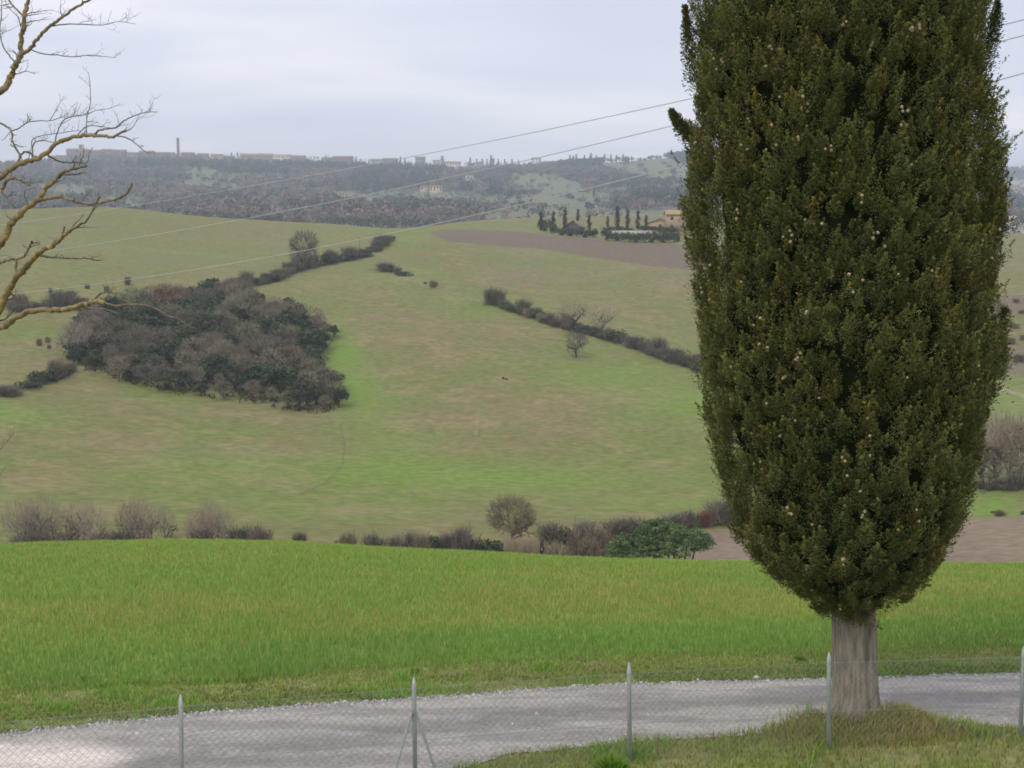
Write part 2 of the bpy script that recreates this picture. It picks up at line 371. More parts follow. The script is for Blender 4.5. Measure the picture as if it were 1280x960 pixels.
FAR_FIELDS = [[(60, 232), (110, 230), (112, 252), (62, 252)], [(115, 245), (182, 248), (180, 264), (112, 262)], [(225, 226), (262, 228), (304, 233), (300, 242), (262, 240), (227, 236)],
  [(234, 211), (275, 214), (275, 224), (236, 221)], [(420, 240), (452, 244), (490, 256), (470, 262), (420, 256)], [(640, 216), (690, 218), (728, 232), (726, 246), (680, 246), (638, 232)],
  [(752, 198), (830, 196), (872, 214), (870, 228), (800, 222), (750, 210)], [(612, 248), (680, 243), (762, 243), (764, 262), (700, 266), (614, 262)], [(604, 264), (960, 262), (960, 284), (600, 281)],
  [(182, 226), (206, 224), (206, 230), (182, 232)], [(560, 206), (600, 208), (610, 216), (566, 214)], [(150, 262), (205, 250), (208, 256), (170, 270)]]
PALE_FIELDS = [[(1225, 224), (1400, 230), (1400, 255), (1262, 250), (1240, 243), (1222, 240)], [(1236, 276), (1262, 270), (1400, 266), (1400, 292), (1230, 292)], [(1000, 226), (1200, 226), (1200, 240), (1000, 240)]]
OLIVES = [(470, 240), (540, 237), (600, 243), (622, 262), (560, 258), (500, 252), (470, 252)]
def far_color(x, y, z):
    px, py = project(x, y, z)
    n1 = fbm(x/120, y/120, 61); n2 = fbm(x/30, y/30, 62)
    jx = px + (n1-.5)*14; jy = py+(n1-.5)*6
    c = np.zeros(x.shape+(3,)) + np.array([.125, .112, .080])
    c = mixc(c, [.13, .15, .06], sstep(.5, .6, n1))
    for P in FAR_FIELDS: c = mixc(c, [.140, .150, .078], in_poly(jx, jy, P)*(.6+.4*n2))
    for P in PALE_FIELDS: c = mixc(c, [.30, .255, .19], in_poly(jx, jy, P).astype(float))
    c = mixc(c, [.12, .145, .08], in_poly(jx, jy, OLIVES).astype(float))
    return c
def near_color(x, y, z):
    n1 = fbm(x*1.1, y*1.1, 71); n2 = fbm(x*4, y*4, 72); n3 = fbm(x*.35, y*.35, 73)
    c = np.zeros(x.shape+(3,)) + np.array([.175, .205, .062])
    c = mixc(c, [.24, .215, .10], sstep(.46, .66, n1)*.5)
    c = mixc(c, [.24, .20, .13], sstep(.62, .75, n2)*.5)
    e = sstep(-.25, .25, y-yE(x)+(n1-.5)*.6)
    wc = mixc(np.zeros(x.shape+(3,)) + np.array([.17, .25, .045]), [.22, .25, .06], sstep(.42, .62, n3)*.6)
    c = c*(1-e[..., None]) + wc*e[..., None]
    # bare, dry crest behind
    c = mixc(c, [.16, .15, .07], sstep(58, 90, np.hypot(x, y)))
    # mound: dry grass and bare reddish earth
    d2 = ((x-TREE[0]-.1)/1.1)**2+((y-TREE[1]+.1)/.7)**2
    c = mixc(c, [.24, .15, .075], np.exp(-d2)*sstep(.40, .62, n2)*.7)
    return c
# polar sheets share their borders, so the land is continuous from the yard to the last ridge
A0 = np.radians(21.5)
ang = np.unique(np.concatenate([np.linspace(-math.pi, -A0, 150), np.linspace(-A0, A0, 760), np.linspace(A0, math.pi, 150)]))
def sheet(name, rr, colf, mat, label=None):
    aa = ang[:-1]; n = len(aa)
    T, R = np.meshgrid(aa, rr)
    X = R*np.sin(T); Y = R*np.cos(T); Zz = H(X, Y)
    c = colf(X, Y, Zz)
    nr = len(rr); i = np.arange(nr-1)[:, None]*n; j = np.arange(n)[None]; k = ((np.arange(n)+1) % n)[None]
    q = np.stack([i+j, i+n+j, i+n+k, i+k], -1).reshape(-1, 4)[:, ::-1]
    me = mesh(name, np.stack([X, Y, Zz], -1).reshape(-1, 3), q, mat, c.reshape(-1, 3), True)
    o = link(name, me); o['kind'] = 'structure'
    if label: o['label'] = label
    return o
r_near = np.concatenate([[0.3, 2, 4, 6, 8], np.linspace(9, 22, 180), np.exp(np.linspace(math.log(22.2), math.log(100), 100))])
r_hill = np.concatenate([np.linspace(100, 165, 16), np.linspace(166, 560, 420), np.linspace(563, 660, 50), np.linspace(670, 950, 25)])
r_far = np.concatenate([np.linspace(950, 1150, 10), np.exp(np.linspace(math.log(1155), math.log(3300), 330)), np.linspace(3350, 5200, 60), np.linspace(5300, 9000, 25)])
sheet('ground', r_near, near_color, M['soil'])
sheet('hillside', r_hill, hill_color, M['hill'])
sheet('far_hills', r_far, far_color, M['farhill'])
# gravel road laid on the ground, slightly crowned, following its slope
def build_road():
    xs = np.linspace(-16, 16, 460); m = 46; t = np.linspace(0, 1, m)
    X = np.repeat(xs[:, None], m, 1); lo = yN(xs); hi = yF(xs)
    wob0 = .16*(fbm(xs*2.2, xs*0+3, 81)-.5); wob1 = .16*(fbm(xs*2.2, xs*0+9, 82)-.5)
    # keep clear of the mound round the cypress
    Y = (lo+wob0)[:, None]*(1-t) + (hi+wob1)[:, None]*t
    Zz = H(X, Y) + .012 + .02*np.sin(t*math.pi)[None]
    n1 = fbm(X*1.2, Y*2.2, 83); n2 = fbm(X*7, Y*7, 84); n3 = fbm(X*.8, Y*5, 85)
    c = np.zeros(X.shape+(3,)) + np.array([.335, .308, .268])
    c = mixc(c, [.20, .185, .172], sstep(.42, .62, n3)*.7)          # wheel tracks hold darker grit
    c = mixc(c, [.175, .162, .15], np.exp(-((t[None]-.55)/.14)**2)*sstep(.30, .5, n1)*.75)
    px, py = project(X, Y, Zz)
    pale = sstep(195, 60, px + (n1-.5)*160)*sstep(925, 935, py+(n1-.5)*20)
    c = mixc(c, [.60, .53, .46], pale*(.55+.45*sstep(.35, .5, n3)))  # dried limestone mud at the left
    edge = np.maximum(sstep(.10, .0, t), sstep(.90, 1, t))[None]*np.ones_like(X)
    c = mixc(c, [.26, .235, .21], edge*.7)
    c = c*(.85+.3*n2)[..., None]
    i = np.arange(len(xs)-1)[:, None]*m; j = np.arange(m-1)[None]
    q = np.stack([i+j, i+m+j, i+m+j+1, i+j+1], -1).reshape(-1, 4)
    tag(link('gravel_road', mesh('gravel_road', np.stack([X, Y, Zz], -1).reshape(-1, 3), q, M['gravel'], c.reshape(-1, 3), True)), kind='structure')
build_road()
def icos(P, s, flat, c, seed):
    """small irregular stones, eight faces each"""
    r = np.random.default_rng(seed); n = len(P)
    base = np.array([(1, 0, 0), (-1, 0, 0), (0, 1, 0), (0, -1, 0), (0, 0, 1), (0, 0, -1)], float)
    v = base[None]*(s[:, None, None]*(0.6+0.8*r.random((n, 6, 1)))); v[..., 2] *= flat
    a = r.random(n)*6.28; ca, sa = np.cos(a)[:, None], np.sin(a)[:, None]
    x = v[..., 0]*ca-v[..., 1]*sa; y = v[..., 0]*sa+v[..., 1]*ca
    v = np.stack([x, y, v[..., 2]], -1)+P[:, None]
    f = np.array([(0, 2, 4), (2, 1, 4), (1, 3, 4), (3, 0, 4), (2, 0, 5), (1, 2, 5), (3, 1, 5), (0, 3, 5)])
    return v.reshape(-1, 3), (np.arange(n)[:, None, None]*6+f[None]).reshape(-1, 3), np.repeat(c, 6, 0)
def build_stones():
    n = 16000; x = rng.uniform(-9, 9, n); t = rng.random(n)
    k = rng.random(n); t = np.where(k < .38, 1+rng.normal(0, .02, n)-.01, np.where(k < .5, rng.normal(0, .015, n)+.01, t))
    y = yN(x)*(1-t)+yF(x)*t; z = H(x, y)+.014
    s = np.exp(rng.normal(math.log(.011), .45, n)); s = np.where(k < .38, s*1.1, s)
    g = rng.uniform(.2, .52, n)[:, None]*np.array([1, .96, .92])
    v, f, c = icos(np.stack([x, y, z], 1), s, .7, g, 5)
    tag(link('gravel', mesh('gravel', v, f, M['stone'], c)), 'pale loose limestone chips strewn over the gravel road and along its edges', 'gravel', kind='stuff')
build_stones()
# ------------------------------------------------------------ grass
def blades(x, y, h, wd, col, lean=.35, seed=1, tipc=1.15):
    r = np.random.default_rng(seed); n = len(x); z = H(x, y)
    a = r.random(n)*2*math.pi; b = r.random(n)*2*math.pi; l = h*lean*r.random(n)
    ax, ay = np.cos(a)*wd/2, np.sin(a)*wd/2
    bx, by = np.cos(b)*l, np.sin(b)*l
    p0 = np.stack([x-ax, y-ay, z-.01], 1); p1 = np.stack([x+ax, y+ay, z-.01], 1)
    p2 = np.stack([x+ax*.7+bx*.35, y+ay*.7+by*.35, z+h*.6], 1); p3 = np.stack([x-ax*.7+bx*.35, y-ay*.7+by*.35, z+h*.6], 1)
    p4 = np.stack([x+bx, y+by, z+h], 1)
    v = np.stack([p0, p1, p2, p3, p4], 1).reshape(-1, 3); i = np.arange(n)*5
    q = np.stack([i, i+1, i+2, i+3], 1); t = np.stack([i+3, i+2, i+4], 1)
    return v, q, t, np.repeat(col, 5, 0)*np.tile([1, 1, 1, 1, tipc], n)[:, None]
def build_wheat():
    n = 560000; th = rng.uniform(-math.radians(39), math.radians(39), n)
    u = rng.random(n); r = 17.5*(62/17.5)**u
    x = r*np.sin(th); y = r*np.cos(th)
    n1 = fbm(x*1.1, y*1.1, 71); k = (y-yE(x)+(n1-.5)*.6) > rng.normal(.05, .18, n)
    x, y, r = x[k], y[k], r[k]; n = len(x)
    row = fbm(x*1.6+y*.2, y*.25, 90); n3 = fbm(x*.35, y*.35, 73); n4 = fbm(x*.9, y*.9, 74)
    h = rng.uniform(.06, .13, n)*(.75+.5*n4)*(1+.25*sstep(.45, .7, row)); wd = .0085*(r/18)**.9*rng.uniform(.7, 1.4, n)
    c = np.array([.240, .352, .072])*rng.uniform(.75, 1.25, (n, 1))
    yl = (rng.random(n) < .12+.30*sstep(.45, .62, n3)*sstep(19, 24, y)*sstep(38, 27, y))
    c[yl] = np.array([.43, .38, .12])*rng.uniform(.7, 1.2, (yl.sum(), 1))
    dk = sstep(3.0, 0.2, y-yE(x)); c = c*(1-.1*dk)[:, None]*np.where(dk[:, None] > .05, np.array([.85, 1, 1]), 1)
    v, q, t, cc = blades(x, y, h, wd, c, .6, 3)
    tag(link('young_wheat', mesh('young_wheat', v, [q, t], M['grass'], cc)), 'bright green young wheat covering the near field beyond the gravel road', 'wheat', kind='stuff')
build_wheat()
def build_verge():
    n = 400000; x = rng.uniform(-11.5, 11.5, n); y = rng.uniform(10.5, 22, n)
    far_ = (y > yF(x)-rng.exponential(.06, n)+.03) & (y < yE(x)+.3); nr = (y < yN(x)+rng.exponential(.05, n)) & (y > np.interp(x, FX, FY)-1.7)
    d2 = ((x-TREE[0])/1.3)**2+((y-TREE[1])/.85)**2
    k = far_ | nr; n1 = fbm(x*1.1, y*1.1, 71); n2 = fbm(x*4, y*4, 72)
    k &= rng.random(n) < np.where(far_, .95-.45*sstep(.50, .68, n1)*(1-.3*n2), .95-.4*sstep(.5, .66, n1))
    k &= ~((np.hypot(x-TREE[0], y-TREE[1]) < .30))
    x, y, n1, n2, d2, far_ = x[k], y[k], n1[k], n2[k], d2[k], far_[k]; n = len(x)
    h = rng.uniform(.02, .06, n)*(.6+.9*n2)*np.where(far_, 1.0, 1.25)
    tuft = sstep(.60, .72, fbm(x*2.1, y*2.1, 77)); h = h*(1+.9*tuft)
    md = np.exp(-d2); h = h*(1+1.1*md)
    c = np.where(far_[:, None], np.array([.27, .34, .085]), np.array([.27, .32, .08]))*rng.uniform(.65, 1.3, (n, 1))
    dry = rng.random(n) < +.14+.24*md+.22*sstep(.45, .6, n1); c[dry] = np.array([.38, .32, .15])*rng.uniform(.6, 1.2, (dry.sum(), 1))
    c = np.where((tuft > .3)[:, None] & ~dry[:, None], c*np.array([.8, 1.12, .7]), c)
    v, q, t, cc = blades(x, y, h, .011*rng.uniform(.7, 1.4, n), c, 1.0, 4)
    # long wisps that hang over the mound
    a = rng.random(5200)*2*math.pi; rr = np.sqrt(rng.random(5200))*1.15+.02
    xm = TREE[0]+.1+rr*np.cos(a)*1.05; ym = TREE[1]+rr*np.sin(a)*.62-.12
    kk = (np.hypot(xm-TREE[0], ym-TREE[1]) > .26) & (ym < yN(xm)-.02); xm, ym = xm[kk], ym[kk]; m = len(xm)
    cm = np.where((rng.random(m) < .5)[:, None], np.array([.42, .33, .13]), np.array([.26, .29, .07]))*rng.uniform(.65, 1.25, (m, 1))
    v2, q2, t2, c2 = blades(xm, ym, rng.uniform(.05, .12, m), .008*rng.uniform(.7, 1.3, m), cm, 1.0, 5)
    o = mesh('grass', np.concatenate([v, v2]), [np.concatenate([q, q2+len(v)]), np.concatenate([t, t2+len(v)])], M['grass'], np.concatenate([cc, c2]))
    tag(link('grass', o), 'short patchy green and straw grass on both road verges and round the cypress', 'grass', kind='stuff')
    # low broad-leaved weeds hugging the far edge of the road
    n = 42000; x = rng.uniform(-9.5, 9.5, n); y = yF(x)+rng.exponential(.42, n)+.02
    k = (rng.random(n) < sstep(.42, .6, fbm(x*1.4, y*2, 95))) & (y < yE(x)+.2); x, y = x[k], y[k]; n = len(x)
    c = np.array([.16, .24, .045])*rng.uniform(.6, 1.3, (n, 1))
    v, q, t, cc = blades(x, y, rng.uniform(.015, .05, n), rng.uniform(.014, .026, n), c, 2.2, 8)
    tag(link('weeds', mesh('weeds', v, [q, t], M['grass'], cc)), 'low leafy green weeds creeping along the far edge of the gravel road', 'weeds', kind='stuff')
build_verge()
# a few taller plants that stand out one by one
def clump(name, px, py, r0, r1, nb, hh, spread, col, label, cat, group=None, broad=.012, seed=1):
    x0, y0, _ = hit(px, py, r0, r1); r = np.random.default_rng(seed)
    a = r.random(nb)*2*math.pi; d = np.sqrt(r.random(nb))*spread
    dx, dy = d*np.cos(a), d*np.sin(a)
    h = hh*r.uniform(.5, 1, nb)*(1.1-.5*d/spread)
    c = np.array(col)*r.uniform(.65, 1.3, (nb, 1))
    z0 = h1(x0, y0)
    ax = r.random(nb)*6.28; l = .45*h
    X, Y = dx, dy; Zb = H(X+x0, Y+y0)-z0
    wx, wy = np.cos(ax)*broad, np.sin(ax)*broad; ox, oy = X*(.6), Y*(.6)
    P = [np.stack([X*.35-wx*.4, Y*.35-wy*.4, Zb-.01], 1), np.stack([X*.35+wx*.4, Y*.35+wy*.4, Zb-.01], 1), np.stack([X*.8+wx, Y*.8+wy, Zb+h*.6], 1), np.stack([X*.8-wx, Y*.8-wy, Zb+h*.6], 1), np.stack([X*1.3, Y*1.3, Zb+h], 1)]
    v = np.stack(P, 1).reshape(-1, 3); i = np.arange(nb)*5
    me = mesh(name, v, [np.stack([i, i+1, i+2, i+3], 1), np.stack([i+3, i+2, i+4], 1)], M['grass'], np.repeat(c, 5, 0))
    return tag(link(name, me, loc=(x0, y0, z0)), label, cat, group)
clump('leafy_weed', 765, 968, 12, 18, 420, .22, .16, [.17, .29, .04], 'bright green leafy weed on the near verge at the bottom of the photo', 'weed', None, .014, 2)
for i, (px, py, s, lb) in enumerate([(108, 852, .11, 'small dark green grass tuft on the far verge at the far left'), (312, 852, .12, 'dark green grass tuft on the far verge above the leftmost fence post'),
        (520, 842, .10, 'yellowish green grass tuft at the wheat edge straight above the braced fence post'), (1000, 826, .11, 'low green grass tuft at the wheat edge just left of the cypress trunk')]):
    clump('grass_tuft', px, py, 15, 24, 70, .10, s, [.14, .24, .04], lb, 'grass tuft', 'grass tufts along the far verge', .010, 20+i)
# ------------------------------------------------------------ the big cypress
def build_cypress():
    tx, ty = TREE; zb = h1(tx, ty)-.12; base = Vector((tx, ty, zb))
    root = empty('cypress_tree', base, 0, 'huge dense cypress with a bare grey trunk on a grassy mound by the road', 'cypress')
    # trunk: fluted, flaring at the foot, leaning very slightly
    zs = np.concatenate([np.linspace(0, .5, 12), np.linspace(.6, 1.9, 14)]); n = 72; an = np.arange(n)/n*2*math.pi
    rad = .222+.10*np.exp(-zs/.20)+.0*zs
    fl = np.zeros((len(zs), n))
    for k, (f, p, a) in enumerate([(5, .4, .10), (9, 1.3, .055), (17, 2.0, .028), (31, .2, .016)]):
        fl += a*np.abs(np.sin(f/2*an+p+zs[:, None]*(.5-.1*k)))
    R = rad[:, None]*(1-.06+fl*(.7+.9*np.exp(-zs/.3))[:, None])
    cleft = np.exp(-(((an[None]-(-1.15+2*math.pi)+.05*zs[:, None]))/.10)**2)*.20; R = R*(1-cleft)
    lean = -.05*zs+.03
    v = np.stack([R*np.cos(an)+lean[:, None], R*np.sin(an), np.repeat(zs[:, None], n, 1)], -1)
    i = np.arange(len(zs)-1)[:, None]*n; j = np.arange(n)[None]; k = ((np.arange(n)+1) % n)[None]
    q = np.stack([i+j, i+k, i+n+k, i+n+j], -1).reshape(-1, 4)
    link('trunk', mesh('trunk', v.reshape(-1, 3), q, M['bark'], None, True), root)
    # crown outline in metres above the foot, left and right of the trunk axis, read off the photograph
    d = ty
    def zz(v): return slope(v)*d-zb
    def xx(px, v): return (px-640)/F*d/1.0*(1/(CP+(480-v)/F*SP)) - tx
    prof = [(770, 1040, 1082), (758, 1022, 1092), (747, 1006, 1100), (738, 995, 1142), (715, 965, 1160), (690, 932, 1185), (650, 920, 1205), (600, 908, 1215), (550, 896, 1226), (500, 880, 1233), (450, 876, 1244),
            (400, 873, 1246), (350, 872, 1243), (300, 870, 1244), (250, 871, 1243), (200, 868, 1238), (150, 870, 1238), (100, 862, 1234), (50, 862, 1238), (0, 866, 1240)]
    Zp = np.array([zz(p[0]) for p in prof]); Lp = np.array([xx(p[1], p[0]) for p in prof]); Rp = np.array([xx(p[2], p[0]) for p in prof])
    zt = Zp[-1]; ext = [(zt+1.2, -1.50, 1.55), (zt+2.8, -1.22, 1.25), (zt+4.2, -.80, .82), (zt+5.4, -.35, .36), (zt+6.1, -.05, .05)]
    Zp = np.concatenate([Zp, [e[0] for e in ext]]); Lp = np.concatenate([Lp, [e[1] for e in ext]]); Rp = np.concatenate([Rp, [e[2] for e in ext]])
    def axis_rad(z):
        l = np.interp(z, Zp, Lp); r = np.interp(z, Zp, Rp); return (l+r)/2, (r-l)/2
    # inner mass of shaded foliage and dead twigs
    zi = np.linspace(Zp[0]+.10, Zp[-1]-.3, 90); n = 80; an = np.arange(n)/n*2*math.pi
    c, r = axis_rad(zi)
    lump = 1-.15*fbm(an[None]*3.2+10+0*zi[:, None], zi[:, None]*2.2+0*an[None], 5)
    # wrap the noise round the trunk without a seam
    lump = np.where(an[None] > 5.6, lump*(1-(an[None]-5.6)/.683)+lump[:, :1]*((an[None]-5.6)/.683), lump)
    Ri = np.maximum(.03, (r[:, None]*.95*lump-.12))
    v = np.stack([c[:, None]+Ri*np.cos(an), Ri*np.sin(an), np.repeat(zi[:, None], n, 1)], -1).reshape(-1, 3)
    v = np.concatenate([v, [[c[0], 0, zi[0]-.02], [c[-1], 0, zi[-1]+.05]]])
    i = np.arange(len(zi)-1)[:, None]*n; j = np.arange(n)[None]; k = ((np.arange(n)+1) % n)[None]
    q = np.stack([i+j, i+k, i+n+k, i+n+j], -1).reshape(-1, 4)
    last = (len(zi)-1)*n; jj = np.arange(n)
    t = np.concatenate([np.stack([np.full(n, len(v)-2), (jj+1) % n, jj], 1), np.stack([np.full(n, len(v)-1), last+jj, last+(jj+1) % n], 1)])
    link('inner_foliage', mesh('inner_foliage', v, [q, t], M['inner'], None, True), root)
    # plumes: upward sprays of small scale-leaf twigs, several sizes
    def plumes(nP, nleaf, rs, L0, seed, inset):
        r_ = np.random.default_rng(seed)
        # sample by surface area; more on the half that the photograph and nearby views can see
        z = r_.uniform(Zp[0], Zp[-1]-.15, nP*3); cc, rr = axis_rad(z)
        a = r_.random(len(z))*2*math.pi; keep = r_.random(len(z)) < np.clip(rr/1.6, .25, 1)*np.where(np.sin(a) > .45, .4, 1)*np.where(z > zt+.6, .4, 1); z = z[keep][:nP]; a = a[keep][:nP]; cc, rr = axis_rad(z); m = len(z)
        # big boughs: bulges and hollows of the crown surface
        bulge = fbm(np.cos(a)*2.2+a*0+20, z*1.15+np.sin(a)*2.2, 31, 3)-.5
        rr = np.maximum(.04, rr*(1-inset*r_.random(m)**1.6) + bulge*.50*np.clip(rr/1.2, .3, 1)-.075+.05*sstep(Zp[0]+1.3, Zp[0]+.3, z))
        P = np.stack([cc+rr*np.cos(a), rr*np.sin(a), z], 1)
        out = np.stack([np.cos(a), np.sin(a), 0*a], 1)
        up = np.stack([0*a, 0*a, 1+0*a], 1)
        under = sstep(Zp[0]+1.2, Zp[0], z)[:, None]
        D = out*(.42+.2*r_.random((m, 1)))+up*(1.0-.7*under)+r_.normal(0, .16, (m, 3)); D /= np.linalg.norm(D, axis=1)[:, None]
        S = L0*np.exp(r_.normal(0, .28, m))
        tint = fbm(np.cos(a)*3+30, z*2.1+np.sin(a)*3, 41, 2)[:, None]
        base = np.array([.090, .110, .037])*(1-tint)+np.array([.150, .150, .050])*tint
        base = base*r_.uniform(.7, 1.35, (m, 1))
        rusty = (r_.random(m) < .06)[:, None]; base = np.where(rusty, base*np.array([1.3, 1.0, .85]), base)
        # leaf sprays inside every plume
        u = r_.random((m, nleaf)); ph = r_.random((m, nleaf))*2*math.pi
        A = np.cross(D, np.array([.3, .9, .1])); A /= np.linalg.norm(A, axis=1)[:, None]; B = np.cross(D, A)
        w_ = np.sin(np.clip(u*1.15+.12, 0, 1)*math.pi)**.7*rs   # spindle shape
        rad = w_*np.sqrt(r_.random((m, nleaf)))
        C = P[:, None]+D[:, None]*(u*S[:, None])[..., None]+(A[:, None]*np.cos(ph)[..., None]+B[:, None]*np.sin(ph)[..., None])*(rad*S[:, None]/.3)[..., None]
        Ld = D[:, None]*.75+(A[:, None]*np.cos(ph)[..., None]+B[:, None]*np.sin(ph)[..., None])*.75+r_.normal(0, .35, (m, nleaf, 3))
        Ld /= np.linalg.norm(Ld, axis=2)[..., None]
        Wd = np.cross(Ld, r_.normal(0, 1, (m, nleaf, 3))); Wd /= np.linalg.norm(Wd, axis=2)[..., None]
        ll = r_.uniform(.014, .029, (m, nleaf, 1)); ww = r_.uniform(.0038, .0064, (m, nleaf, 1))
        v = np.stack([C, C+Ld*ll*.55+Wd*ww, C+Ld*ll, C+Ld*ll*.55-Wd*ww], 2).reshape(-1, 3); nn = m*nleaf
        q = np.arange(nn*4).reshape(-1, 4); t = np.zeros((0, 3), int)
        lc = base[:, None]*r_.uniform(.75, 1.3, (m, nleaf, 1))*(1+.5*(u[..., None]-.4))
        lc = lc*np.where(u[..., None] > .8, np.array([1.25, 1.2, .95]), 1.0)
        return v, q, t, np.repeat(lc.reshape(-1, 3), 4, 0), P, D, S
    v1, q1, t1, c1, P, D, S = plumes(6200, 215, .098, .205, 3, .12)
    v2, q2, t2, c2, _, _, _ = plumes(2600, 60, .070, .24, 4, .36)
    # stray boughs that stick out of the outline, as in the photograph
    vs, qs, ts, cs = [v1, v2], [q1, q2+len(v1)], [t1, t2+len(v1)], [c1, c2]; off = len(v1)+len(v2)
    r_ = np.random.default_rng(11)
    for (pts, rb) in [([(870, 175), (850, 160), (838, 140)], .10), ([(872, 110), (860, 60), (855, 10)], .12), ([(1228, 490), (1246, 440), (1252, 385)], .17), ([(1225, 300), (1240, 275), (1247, 245)], .13),
                      ([(1222, 80), (1236, 45), (1243, 5)], .13)]:
        pw = np.array([(xx(a, b), -.1, zz(b)) for a, b in pts]); N = 2800
        u = r_.random(N)*2; i0 = np.minimum(u.astype(int), 1); f = (u-i0)[:, None]
        C = pw[i0]*(1-f)+pw[i0+1]*f; g = r_.normal(0, 1, (N, 3)); g = np.clip(g, -2, 2); C = C+g*rb*(.55+.9*fbm(u*4+pts[0][0], u*0+3, 8, 2))[:, None]*.85*(1-.38*u)[:, None]*np.array([.55, .8, .55])
        Dn = (pw[2]-pw[0]); Dn /= np.linalg.norm(Dn)
        Ld = Dn[None]+g*.5+r_.normal(0, .3, (N, 3)); Ld /= np.linalg.norm(Ld, axis=1)[:, None]
        Wd = np.cross(Ld, r_.normal(0, 1, (N, 3))); Wd /= np.linalg.norm(Wd, axis=1)[:, None]
        ll = r_.uniform(.016, .036, (N, 1)); ww = r_.uniform(.004, .007, (N, 1))
        vv = np.stack([C-Wd*ww*.6, C+Wd*ww*.6, C+Ld*ll*.6+Wd*ww, C+Ld*ll*.6-Wd*ww, C+Ld*ll], 1).reshape(-1, 3); i = np.arange(N)*5
        vs.append(vv); qs.append(np.stack([i, i+1, i+2, i+3], 1)+off); ts.append(np.stack([i+3, i+2, i+4], 1)+off)
        cs.append(np.repeat(np.array([.095, .10, .034])*r_.uniform(.7, 1.35, (N, 1)), 5, 0)); off += len(vv)
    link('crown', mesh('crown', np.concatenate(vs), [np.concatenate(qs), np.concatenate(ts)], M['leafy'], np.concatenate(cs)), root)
    # cones: small round woody cones sitting on the sprays, in little clusters
    cand = np.nonzero((D[:, 1] < .15) & (P[:, 1] < .2) & (P[:, 2] < zt+.3))[0]; r_.shuffle(cand)
    w8 = (P[cand, 0] < 0)*.5+.35; cand = cand[r_.random(len(cand)) < w8][:130]
    g = G(); phi = [(0, 0, 1)]
    for la in (.9, .1, -.8):
        for kx in range(6): phi.append((math.cos(kx*1.047+la)*math.cos(la), math.sin(kx*1.047+la)*math.cos(la), math.sin(la)))
    phi.append((0, 0, -1)); T = []
    for kx in range(6): T.append((0, 1+kx, 1+(kx+1) % 6)); T.append((19, 13+(kx+1) % 6, 13+kx))
    for b in (1, 7):
        for kx in range(6):
            T.append((b+kx, b+6+kx, b+(kx+1) % 6)); T.append((b+(kx+1) % 6, b+6+kx, b+6+(kx+1) % 6))
    pv = np.array(phi)*(.0155*(1+.10*np.random.default_rng(2).normal(0, 1, (20, 1)))); 
    cm = mesh('cone', pv, np.array(T), M['cone'])
    spots = []
    for ci in cand:
        for _ in range(r_.choice([1, 2, 3], p=[.5, .3, .2])):
            p = P[ci]+D[ci]*S[ci]*r_.uniform(.45, .9)+np.array([D[ci][0]*.07, -.10, 0])+r_.normal(0, .028, 3); spots.append(p)
    for p in spots[:96]:
        o = link('cone', cm, root, loc=p, rot=(r_.random()*6, r_.random()*6, 0)); s = r_.uniform(.8, 1.35); o.scale = (s, s, s)
    rest = spots[96:]
    if rest:
        vv = np.concatenate([pv*r_.uniform(.8, 1.2)+p for p in rest]); tt = np.concatenate([np.array(T)+20*i for i in range(len(rest))])
        tag(link('cones', mesh('cones', vv, tt, M['cone']), root), kind='stuff')
build_cypress()
